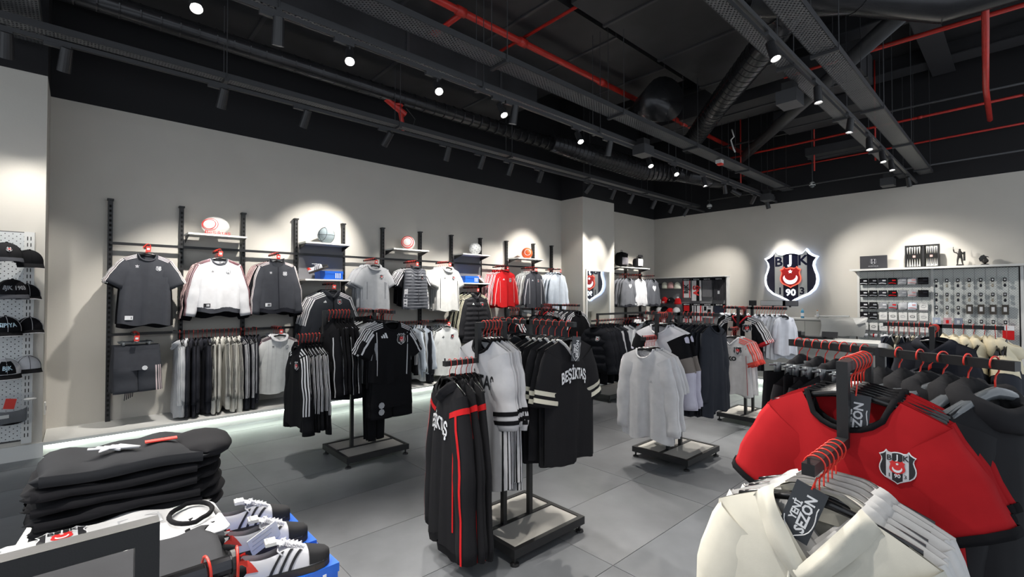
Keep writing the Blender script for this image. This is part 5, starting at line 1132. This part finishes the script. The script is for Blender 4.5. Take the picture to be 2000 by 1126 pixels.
for r, (z, h, rn) in enumerate(rows_):
    for c, x in enumerate(cols):
        boxed = (r == 3 and c >= 2) or (r == 4) or (r == 2 and c == 6)
        if boxed:
            t = thing('jewellery_card', 'white boxed bracelet card, %s row, %s column' % (rn, CN[c]), 'packet', (x, 11.79, z)); MB().bx(-.062, .062, -.012, .012, -h / 2, h / 2).obj('card', mat('card_white', (.66, .66, .64), .5), t)
            MB().bx(-.062, .062, -.0125, .0125, -h / 2 - .03, -h / 2).obj('card_foot', M_panel, t)
            P_ = [(.036 * cos(q), -.0145, .020 * sin(q)) for q in [2 * pi * i / 12 for i in range(13)]]; MB().tube(P_, .003, 4, False).obj('bracelet', C(DK if c % 2 else LG), t)
        elif r >= 5:
            if c > 3: continue
            t = thing('sweatband', 'white sweatband roll, %s row, %s column' % (rn, CN[c]), 'sweatband', (x, 11.78, z)); MB().tube([(-.055, 0, 0), (.055, 0, 0)], .035, 12).obj('band', C(WHITE), t, smooth=True); MB().tube([(-.012, 0, 0), (.012, 0, 0)], .036, 12).obj('woven_stripe', C(RED if c == 1 else GREY), t, smooth=True)
        else:
            w = .075 if c == 6 else .066
            t = thing('sunglasses_case' if c == 6 and r < 2 else 'sock_packet', ('black rounded case, %s row at right' % rn) if c == 6 and r < 2 else 'folded black and white sock packet, %s row, %s column' % (rn, CN[c]), 'packet', (x, 11.78, z))
            c1 = [BLACK, BLACK, DK, BLACK, GREY, LG, BLACK][c] if r != 2 else [BLACK, BLACK, GREY, GREY, LG, BLUISH, BLACK][c]; c2 = [WHITE, GREY, WHITE, RED, LG, (.6, .3, .3), DK][c]
            MB().grid(lambda a, b: (w * (2 * a - 1), -.012 - .016 * sin(pi * a) * sin(pi * b) ** .6, -h / 2 + h * b), 6, 6).obj('pack', C(c1), t, smooth=True)
            MB().bx(-w, w, -.012, .014, -h / 2, h / 2).obj('backing_card', C(c1), t)
            MB().grid(lambda a, b: (w * .9 * (2 * a - 1), -.016 - .016 * sin(pi * a) * sin(pi * (b * .25 + .18)) ** .6, -h / 2 + h * (.16 + .12 * b + .05 * sin(4 * a))), 6, 2).obj('stripe', C(c2), t)
            MB().grid(lambda a, b: (w * .8 * (a), -.016 - .016 * sin(pi * (.5 + a * .4)) * .8, -h / 2 + h * (.55 + .2 * b)), 4, 2).obj('label', C(c2), t)
        peg_hook(t, h / 2 - .01)
kc = [-1.15 + .148 * i for i in range(7)]
GOLD = mat('keyring_metal', (.35, .32, .26), .3, .8)
for r, (z, rn) in enumerate([(1.84, 'top'), (1.58, 'second'), (1.34, 'third'), (1.10, 'bottom')]):
    for c, x in enumerate(kc):
        lb = '%s, %s row, %s column of the key rings' % ('key ring on small black card' if r < 2 else ('flat wallet pack' if r == 2 and c >= 3 else ('clear bag of pins' if r == 3 and c < 3 else 'small dark key ring')), rn, CN[c])
        t = thing('key_ring', lb, 'key ring', (x, 11.79, z))
        if r == 2 and c >= 3: MB().bx(-.042, .042, -.012, .012, -.11, .06).obj('wallet', C((.05, .045, .04)), t); MB().bx(-.02, .02, -.014, -.012, -.06, .02).obj('print', C(LG), t)
        elif r == 3 and c < 3: MB().bx(-.055, .055, -.008, .008, -.08, .05).obj('bag', C([(.35, .4, .5), (.5, .3, .33), (.2, .22, .28)][c]), t); MB().bx(-.02, .02, -.012, -.008, -.05, .01).obj('badge', C([WHITE, RED, LG][c]), t)
        else:
            MB().bx(-.020, .020, -.006, .004, -.035, .03).obj('card', C(BLACK), t); MB().bx(-.010, .010, -.008, -.006, -.015, .015).obj('print', C(LG), t)
            MB().tube([(.016 * cos(q), -.004, -.055 + .016 * sin(q)) for q in [2 * pi * i / 10 for i in range(11)]], .003, 5).obj('ring', GOLD, t); MB().tube([(0, -.004, -.07), (0, -.004, -.085), (0, -.004, -.115), (0, -.004, -.13)], [.004, .016, .018, .005], 8).obj('fob', GOLD if c % 2 else C(DK), t)
        peg_hook(t, .035)
t = thing('gift_card', 'red and white card low on the right of the panel', 'card', (-.23, 11.78, .92)); MB().bx(-.07, .07, -.01, .01, -.12, .12).obj('card', C(RED), t); MB().bx(-.07, .07, -.012, -.01, .04, .12).obj('top_band', WP, t); peg_hook(t, .1)
# things standing on the long shelf
t = thing('plaque', 'dark framed plaque with small crest on the long shelf', 'plaque', (-2.08, 11.74, 2.09)); MB().bx(-.22, .22, -.02, .02, 0, .27).obj('board', mat('plaque_dark', (.03, .03, .036), .4), t); MB().bx(-.225, .225, -.015, .022, -.0, .006).obj('stand_edge', M_metal, t)
mb = MB(); crest_into(mb, .05, lambda a, b, d: (a, -.022 - d, .155 + b), full=False); mb.obj('crest', [C(LG), C(DK), C(LG), C(DK)], t); v, f = text2d('BEŞİKTAŞ JK', .028); MB().add([(a, -.022, .06 + b) for a, b in v], f).obj('lettering', C(LG), t)
t = thing('backgammon_set', 'open black backgammon board standing on the long shelf', 'board game', (-1.32, 11.76, 2.09))
for s, w in ((-1, .27), (1, .23)):
    rz = Matrix.Rotation(-.12 * s if s > 0 else .05, 3, 'Z')
    def tr(x, y, z, s=s, w=w, rz=rz): q = rz @ Vector((s * x, y, z)); return (q.x, q.y, q.z)
    mb = MB(); mb.add([tr(x, y, z) for x in (0, w) for y in (-.01, .03) for z in (0, .43)], [(0, 1, 3, 2), (4, 6, 7, 5), (0, 4, 5, 1), (2, 3, 7, 6), (0, 2, 6, 4), (1, 5, 7, 3)]); mb.obj('case_half', C((.012, .012, .012)), t)
    mb = MB()
    for fr in ((0, w, 0, .02), (0, w, .41, .43), (0, .02, 0, .43), (w - .02, w, 0, .43)): mb.add([tr(x, y, z) for x in fr[:2] for y in (-.03, -.01) for z in fr[2:]], [(0, 1, 3, 2), (4, 6, 7, 5), (0, 4, 5, 1), (2, 3, 7, 6), (0, 2, 6, 4), (1, 5, 7, 3)])
    mb.obj('case_rim', M_metal, t)
    for zz, dz in ((.025, .15), (.405, -.15)):
        for i in range(6):
            x = .04 + (w - .07) * i / 5.6; MB().add([tr(x, -.013, zz), tr(x + .026, -.013, zz), tr(x + .013, -.013, zz + dz)], [(0, 1, 2)]).obj('point', C((.6, .58, .5) if i % 2 == 0 else (.4, .4, .4)), t)
        for i in range(3): MB().add([tr(.06 + .065 * i + .011 * cos(q), -.018, zz + (.02 if dz > 0 else -.02) + .011 * sin(q)) for q in [2 * pi * k / 10 for k in range(10)]], [tuple(range(10))]).obj('checker', WP, t)
    mb = MB(); mb.add([tr(w * .5 + a, -.014, .215 + b) for a, b in ((-.02, -.02), (.02, -.02), (.02, .02), (-.02, .02))], [(0, 1, 2, 3)]); mb.obj('bar_badge', C((.5, .3, .28)), t)
# small warrior figurine, bronze black
M_br = mat('statuette', (.03, .028, .026), .35, .4)
t = thing('figurine', 'dark standing warrior statuette raising one arm on the shelf', 'figurine', (-.82, 11.74, 2.09), 0); MB().lathe([(.05, 0), (.05, .03), (.042, .035)], 10).obj('plinth', M_br, t)
me = bpy.data.meshes.new('figure'); V_ = [(0, 0, .17), (0, 0, .21), (0, 0, .25), (0, 0, .275), (0, 0, .30), (-.022, 0, .165), (-.030, -.005, .10), (-.032, 0, .04), (.022, 0, .165), (.028, .005, .10), (.036, 0, .04), (-.035, 0, .245), (-.075, 0, .26), (-.085, 0, .32), (.038, 0, .24), (.06, -.01, .20), (.07, -.02, .16), (0, 0, .32), (-.04, -.02, .037), (.045, -.02, .037)]
E_ = [(0, 1), (1, 2), (2, 3), (3, 4), (4, 17), (0, 5), (5, 6), (6, 7), (0, 8), (8, 9), (9, 10), (2, 11), (11, 12), (12, 13), (2, 14), (14, 15), (15, 16), (7, 18), (10, 19)]
me.from_pydata(V_, E_, []); o = link('figure', me, t); me.materials.append(M_br)
md = o.modifiers.new('skin', 'SKIN'); rr = [.026, .030, .034, .014, .020, .018, .014, .010, .018, .014, .010, .014, .010, .009, .014, .010, .009, .010, .008, .008]
for k_, r_ in enumerate(rr): me.skin_vertices[0].data[k_].radius = (r_, r_)
me.skin_vertices[0].data[0].use_root = True; o.modifiers.new('sub', 'SUBSURF').levels = 1; o.modifiers['sub'].render_levels = 1
MB().grid(lambda a, b: (.045 + .03 * sin(pi * a) , .02 - .03 * a, .10 + .16 * b), 5, 5).obj('shield', M_br, t); MB().tube([(-.085, 0, .30), (-.085, 0, .36)], .004, 5).obj('torch', M_br, t)
t = thing('figurine', 'small black spread wing bird statuette on the shelf', 'figurine', (-.50, 11.74, 2.09)); MB().lathe([(.055, 0), (.055, .02), (.04, .03)], 10).obj('plinth', M_br, t)
MB().lathe([(.01, .03), (.045, .06), (.05, .09), (.03, .12), (.02, .14), (.022, .155), (.01, .17)], 12, sx=1, sy=.8).obj('bird_body', M_br, t, smooth=True); MB().tube([(0.015, -.005, .155), (.04, -.01, .15), (.05, -.01, .14)], [.012, .006, .002], 6).obj('beak', M_br, t)
for s in (-1, 1): MB().add([(.0, s * .01, .10), (-.06, s * .05, .07), (-.075, s * .06, .12), (-.05, s * .05, .17), (-.01, s * .03, .19), (.02, s * .015, .15)], [(0, 1, 2, 3, 4, 5)]).obj('wing', M_br, t)
# ------------------------------------------------------------------ checkout counter
M_cnt = mat('counter_grey', (.36, .36, .34), .5); M_cnt2 = mat('counter_top', (.50, .50, .48), .45)
t = thing('back_counter', 'grey back counter with cabinet doors below the crest', 'counter', (-3.0, 11.55, 0))
MB().bx(-.58, .60, -.25, .33, 0, 1.05).obj('cabinet', M_cnt, t); MB().bx(-.60, .62, -.28, .34, 1.05, 1.08).obj('worktop', M_cnt2, t)
for i in range(3): MB().bx(-.57 + .39 * i + .004, -.57 + .39 * (i + 1) - .004, -.268, -.25, .08, 1.03).obj('door', M_cnt, t)
t = thing('checkout_counter', 'long grey checkout counter with glowing base before the crest wall', 'counter', (-2.3, 9.0, 0))
MB().bx(-1.45, 1.2, -.35, .30, .12, .82).obj('front_panel', M_cnt, t); MB().bx(-1.47, 1.22, -.38, .34, .82, .85).obj('worktop', M_cnt2, t); MB().bx(-1.42, 1.17, -.31, .26, 0, .12).obj('kick_board', M_white, t); MB().bx(-1.43, 1.18, -.338, -.318, .095, .115).obj('light_strip', M_led, t, label='glowing light strip under the counter')
MB().bx(-1.445, 1.18, -.400, -.352, .125, .165).obj('base_rail', M_white, t)
t = thing('draped_sheet', 'pale grey sheet draped over the end of back counter', 'cloth', (-2.60, 11.45, 1.085)); MB().grid(lambda a, b: (-.30 + .75 * a + .04 * sin(9 * b), -.20 + .03 * sin(5 * a) - (.04 if b < .3 else 0), .03 * abs(sin(6 * a + b * 4)) + .004 - (.35 * (.3 - b) / .3 if b < .3 else 0)) if b < .3 else (-.30 + .75 * a, -.20 + .5 * (b - .3), .03 * abs(sin(6 * a + b * 4)) + .004), 14, 12).obj('fabric', M_cnt2, t, smooth=True)
MB().add([(.28, -.24, .03), (.52, -.26, .05), (.50, -.28, -.04), (.34, -.30, -.09), (.30, -.26, -.02)], [(0, 1, 2, 3, 4)]).obj('loose_paper', M_white, t, label='white paper corner hanging over')
t = thing('paper_roll', 'long rolled paper lying on the back counter', 'paper roll', (-2.75, 11.5, 1.14)); MB().tube([(-.3, 0, -.02), (.3, .02, .0)], .022, 10).obj('roll', M_white, t, smooth=True); MB().tube([(.3, .02, .0), (.305, .02, .0)], .010, 8).obj('core', M_panel, t)
def bottle(lb, loc, c, c2, h=.2, r=.032):
    t = thing('bottle', lb, 'bottle', loc); MB().lathe([(r, 0), (r, h * .7), (r * .9, h * .78), (r * .4, h * .88)], 12).obj('bottle_body', C(c, .3), t, smooth=True); MB().lathe([(r * .45, h * .86), (r * .45, h)], 10).obj('cap', C(c2, .4), t); MB().lathe([(r * 1.01, h * .2), (r * 1.01, h * .55)], 12).obj('label', WP, t)
bottle('blue bottle on the back counter', (-3.27, 11.45, 1.081), (.08, .30, .50), (.3, .5, .6)); bottle('small pale bottle with orange cap on counter', (-2.99, 11.45, 1.081), (.6, .6, .58), (.7, .25, .08), .18, .022)
t = thing('receipt_printer', 'black receipt printer and tray on the checkout', 'printer', (-2.55, 8.95, .85)); MB().bx(-.16, .0, -.1, .1, 0, .10).obj('housing', M_hang, t); MB().bx(.0, .32, -.12, .12, 0, .04).obj('tray', M_hang, t); MB().bx(-.13, -.03, -.09, .02, .10, .115).obj('paper_lid', M_tray, t)
t = thing('card_terminal', 'grey card terminal screen on the checkout', 'terminal', (-2.18, 9.0, .85)); MB().box((0, 0, .07), (.22, .02, .10), Matrix.Rotation(-.3, 3, 'X')).obj('screen', M_tray, t); MB().bx(-.06, .06, -.05, .05, 0, .03).obj('stand', M_hang, t)
# ------------------------------------------------------------------ cap panel on left pillar
t = thing('cap_display_board', 'white perforated cap board on the left pillar', 'display board', (-6.42, -.9, 0))
MB().bx(-.03, -.02, -.9, .56, .18, 2.16).obj('backing', M_bkg, t); MB().bx(0, .004, -.9, .50, .20, 2.15).obj('peg_sheet', M_peg, t); MB().bx(-.03, .012, .50, .57, .16, 2.16).obj('upright', M_white, t)
mb = MB(); z = .22
while z < 2.1: mb.bx(.012, .0135, .520, .526, z, z + .035); mb.bx(.012, .0135, .542, .548, z, z + .035); z += .06
mb.obj('slot_strip', M_slot, t, kind='stuff')
rzc = pi / 2 + .25
def capw(y, z, label, **k):
    t = cap(label, (-6.20, y, z), rzc, rx=.15, sc=1.15, **k); MB().tube([(0, .19, .03), (0, .0, .10)], .003, 5).obj('peg_hook', M_chrome, t); return t
capw(-.50, 1.90, 'dark mesh cap with small orange badge, top of pillar', c=(.02, .02, .022), brim=CHAR, print_c=WP); cap('black cap tucked behind the topmost pillar cap', (-6.28, -.36, 1.86), rzc, BLACK, BLACK, rx=.2, sc=1.05)
capw(-.46, 1.57, 'black cap with grey embroidery, second down the pillar', c=BLACK, brim=CHAR, print_c=C(GREY), txt='BJK 1903'); cap('black cap with white edge behind second pillar cap', (-6.30, -.37, 1.55), rzc, BLACK, BLACK, WHITE, rx=.1)
capw(-.50, 1.24, 'black cap with white piping and letters, third down', c=BLACK, brim=BLACK, trim=WHITE, txt='SIPIYA', print_c=M_blpr); cap('black cap with white piping behind the third one', (-6.30, -.35, 1.24), rzc, BLACK, BLACK, WHITE, rx=.1)
capw(-.50, .86, 'white framed black cap with three letters, fourth down', c=WHITE, brim=BLACK, trim=WHITE, front=BLACK, txt='BJK', print_c=M_blpr); cap('black and white cap behind the fourth one', (-6.30, -.36, .88), rzc, WHITE, BLACK, BLACK, rx=.1)
t = thing('bagged_cap', 'bagged black caps with red tag, lowest on the pillar', 'cap', (-6.24, -.46, .50), rzc)
MB().grid(lambda a, b: (.15 * (2 * a - 1), -.06 * sin(pi * a) ** .5 * sin(pi * b) ** .5 - .02, -.12 + .28 * b), 8, 8).obj('plastic_bag', M_bag, t, smooth=True); MB().grid(lambda a, b: ((.11) * cos(pi * a), -.05 * sin(pi * a), -.08 + .12 * b - .03 * sin(pi * a)), 8, 4).obj('folded_cap', C(BLACK), t, smooth=True)
MB().box((-.02, -.10, .09), (.07, .004, .09), Matrix.Rotation(.2, 3, 'Y')).obj('red_tag', M_redtag, t); MB().lathe([(.002, .0), (.035, .004), (.045, .012), (.035, .02), (.002, .024)], 12, (.11, -.09, .10)).obj('white_tag', M_white, t); MB().box((-.06, -.10, -.02), (.07, .004, .03)).obj('size_label', M_white, t)
# ------------------------------------------------------------------ foreground table
TZ = .80
t = thing('display_table', 'white display table in the near left foreground', 'table', (-1.70, .07, 0), radians(-7))
MB().bx(-.90, .95, -.25, .235, TZ - .03, TZ).obj('table_top', M_white, t)
for sx in (-.86, .91):
    for sy in (-.21, .195): MB().bx(sx - .02, sx + .02, sy - .02, sy + .02, 0, TZ - .03).obj('leg', M_metal, t)
def folded(name, label, loc, L, Wd, h, c, rz=0, ph=0., rnd=1.0, group=None, cat='clothes', sag=0., parts=True):
    """folded garment slab : length along y"""
    t = thing(name, label, cat, loc, rz, group)
    def fn(a, b):
        q = 2 * pi * a; cx = (1 if cos(q) > 0 else -1) * abs(cos(q)) ** .55; cz = (1 if sin(q) > 0 else -1) * abs(sin(q)) ** .8
        e = (1 - abs(2 * b - 1) ** 9) ** .5
        y = (b - .5) * L; w = Wd / 2 * (1 + .03 * sin(7 * b + ph)) * (.86 + .14 * e)
        z = h / 2 + h / 2 * cz * (e * .9 + .1) + (.006 * sin(9 * b + ph) + .004 * sin(21 * b + 2 * ph + 3 * a)) * (cz > 0) - sag * max(0, b - .7) ** 1.5
        return (cx * w + .006 * sin(11 * b + ph), y + .01 * sin(5 * q + ph), z)
    mb = MB(); mb.grid(fn, 24, 26, closeu=True); mb.f.append(list(range(23, -1, -1))); mb.mi.append(0); n = len(mb.v); mb.f.append(list(range(n - 24, n))); mb.mi.append(0)
    mb.obj('folded_fabric', C(c), t, smooth=True)
    if parts:
        def fl(a, b): q = (a - .5) * 2; return (Wd / 2 * (.97 + .06 * cos(q * 1.5)), (b - .5) * L * .92, h / 2 + h * .32 * q + .004 * sin(8 * b + ph))
        MB().grid(fl, 4, 14).obj('fold_layer', C(c), t, smooth=True)
    return t, fn
HX, HY = -2.07, .12
zc = TZ + .001
for i in range(6):
    h = .040 if i < 5 else .05; jx, jy = random.uniform(-.012, .012), random.uniform(-.012, .012)
    tt, fn = folded('folded_hoodie', ('folded black hoodie, %s from the table in the tall stack' % ORD[i]) if i < 5 else 'topmost folded charcoal hoodie with white cord', (HX + jx, HY + jy, zc), .43, .34, h, (.009, .009, .011) if i < 5 else (.017, .018, .021), radians(-3) + random.uniform(-.03, .03), i * 1.7, cat='hoodie', group=None)
    # hood roll at the far (+y) end
    def hood(a, b, i=i): q = 2 * pi * a; e = sin(pi * b) ** .4; return ((b - .5) * .30, .21 + (.075 + .02 * (i == 5)) * cos(q) * e, .024 + (.020 + .020 * (i == 5)) * sin(q) * e + .004 * sin(9 * b + i))
    MB().grid(hood, 14, 12, closeu=True)  .obj('hood', C((.010, .010, .012)), tt, smooth=True)
    zc += h - .003
top = tt
mb = MB()
for k in range(5):
    mb.tube([(.05 + .012 * sin(k * 2), .02 - .01 * k, .062), (.02 + .02 * sin(k), -.03 - .012 * k, .066), (.06 - .01 * k, -.07, .064), (.03, -.02 - .02 * k, .070), (.07, .03, .064)], .0045, 6)
mb.obj('drawcord', C(WHITE), top, smooth=True, label='white cord bundle')
MB().box((.02, .09, .064), (.028, .09, .004)).obj('red_label', M_redtag, top)
# white tee pile
for i in range(4):
    z = TZ + .001 + .017 * i
    tt, fn = folded('folded_tee', 'folded white tee, %s from the table in the printed pile' % ORD[i] if i < 3 else 'topmost folded white tee with black collar and crest', (-1.77 + .004 * i, .09, z), .48, .31, .018, (.66, .66, .67), random.uniform(-.02, .02), i * 1.1, cat='tee shirt', parts=False)
    if i == 3:
        mb = MB(); P_ = [(.075 * cos(q), .17 + .055 * sin(q), .024 + .006 * (sin(q) > 0)) for q in [2 * pi * k / 20 for k in range(22)]]; mb.tube(P_, .007, 6, False); mb.obj('collar', C(BLACK), tt, smooth=True)
        mb = MB(); crest_into(mb, .055, lambda a, b, d: (-.075 - b, -.12 + a, .0245 + d), full=True); mb.obj('crest', CRM, tt)
        MB().add([(.0 + a, b, .0235) for a, b in ((-.09, .0), (-.01, .0), (-.01, .10), (-.09, .10), (-.085, .005), (-.015, .005), (-.015, .095), (-.085, .095))], [(0, 1, 5, 4), (1, 2, 6, 5), (2, 3, 7, 6), (3, 0, 4, 7)]).obj('outline_print', C(LG), tt)
# charcoal tees with black straps nearer
for i in range(6):
    folded('folded_tee', 'folded charcoal tee, %s from the table in the nearest pile' % ORD[i], (-1.40, .04, TZ + .001 + .018 * i), .46, .34, .020, [(.030, .031, .035), (.5, .5, .5), (.035, .036, .04)][i % 3], .03 * (i % 2), i * 2.3, cat='tee shirt')
for i in range(4):
    t = thing('crumpled_collar', 'black looped neckline sticking out of tee pile, %s from the stack' % ORD[i], 'clothes', (-1.71 + .085 * i, .28 - .012 * i, TZ + .035 - .004 * i), .3 * i)
    P_ = [((.055 + .012 * i % .02) * cos(q), (.035) * sin(q), .018 * sin(2 * q + i)) for q in [2 * pi * k / 16 for k in range(17)]]; MB().tube(P_, .013, 7, False, flat=1.4).obj('neckband', C(BLACK), t, smooth=True)
    MB().tube([(.05, 0, 0), (.08, .03, -.01), (.06, .06, -.02)], [.012, .016, .006], 7).obj('strap', C(BLACK), t, smooth=True); MB().tube([(-.02, -.02, -.005), (.0, .01, .0), (.02, .03, -.01)], .008, 6).obj('white_lining', C(WHITE), t, smooth=True)
for i, (x, y, r) in enumerate([(-1.66, -.21, .055), (-1.50, -.30, .05)]):  # dark rounded bag ends at the left of the table
    t = thing('rounded_bag', ['grey black rounded bag end at the left, farther one', 'grey black rounded bag end at the left, nearer one'][i], 'bag', (x - .05, y, TZ + .06)); MB().lathe([(r * .7, 0), (r, .03), (r, .10), (r * .85, .13), (r * .3, .14)], 16).obj('bag_body', C((.045, .043, .04)), t, smooth=True); MB().lathe([(r * .98, .095), (r * 1.02, .102), (r * .98, .11)], 16).obj('seam_ring', C((.02, .02, .02)), t, smooth=True)
# shoes on blue boxes beside the table
XS = [-2.43, -2.20, -1.96]
t = thing('shoe_plinth', 'low white shoe plinth beside the display table', 'plinth', (-2.1, .58, 0)); MB().bx(-.60, .62, -.24, .24, .24, .28).obj('top_board', M_white, t); MB().bx(-.56, .58, -.21, .21, 0, .24).obj('riser', M_white, t)
for i, x in enumerate(XS):
    shoebox('blue shoe box, %s from the camera, under the %s sneaker' % (['farthest', 'middle', 'nearest'][i], ['farthest', 'middle', 'nearest'][i]), (x, .58, .281), (.21, .36, .115), 0, None, False)
    shoebox('lid blue shoe box on top, carrying the %s sneaker' % ['farthest', 'middle', 'nearest'][i], (x + .01, .585, .397), (.20, .35, .10), .02 * i, None, i == 2)
    shoe('white sneaker with black stripes and red heel, %s of three' % ['farthest', 'middle', 'nearest'][i], (x + .02, .43 - .0, .498), -.10 - .02 * i, None, True, 1, 1.05)
t = thing('price_card', 'white printed paper tag hanging on the middle sneaker', 'tag', (-2.10, .56, .57), .2); MB().box((0, 0, 0), (.004, .12, .07), Matrix.Rotation(.35, 3, 'X')).obj('paper', M_white, t)
for k in range(3): MB().box((.003, -.01, .018 - .018 * k), (.001, .08, .004), Matrix.Rotation(.35, 3, 'X')).obj('print_line', C(LG), t)
# rack F : arm frame nearest the camera at left
t = thing('clothes_rack', 'black steel rack frame cutting the lower left corner', 'rack', (-.93, -.42, 0)); w = .030; h = .015
yD = .50
MB().bx(-h, h, -h, h, .05, 1.17).obj('post', M_metal, t); MB().bx(-h, h, -h, yD - h, 1.17, 1.20).obj('upper_arm', M_metal, t); MB().bx(-h, h, yD - h, yD + h, 1.075, 1.20).obj('drop_post', M_metal, t)
MB().tube([(0, yD + h, 1.09), (0, .62, 1.09)], .016, 14).obj('lower_arm', M_chrome, t); MB().tube([(0, .615, 1.09), (0, .622, 1.09)], .022, 14).obj('arm_end_disc', M_metal, t)
MB().bx(-.28, .28, -.3, .3, .03, .06).obj('base_panel', M_metal, t)
place(hanger_parts('std', .20), 'clothes_hanger', 'red hooked hanger on the tube at lower left, nearer one', 'hanger', (-.93, .160, 1.09), .1)
place(hanger_parts('std', .20), 'clothes_hanger', 'red hooked hanger on the tube at lower left, farther one', 'hanger', (-.93, .205, 1.09), -.15)
place(P['tee_black_kid'], 'tee_shirt', 'black tee hanging on the tube at lower left', 'tee shirt', (-.93, .160, 1.09), .1)
print('OBJECTS', len(bpy.data.objects), 'TRIS', sum(len(m.polygons) for m in bpy.data.meshes))
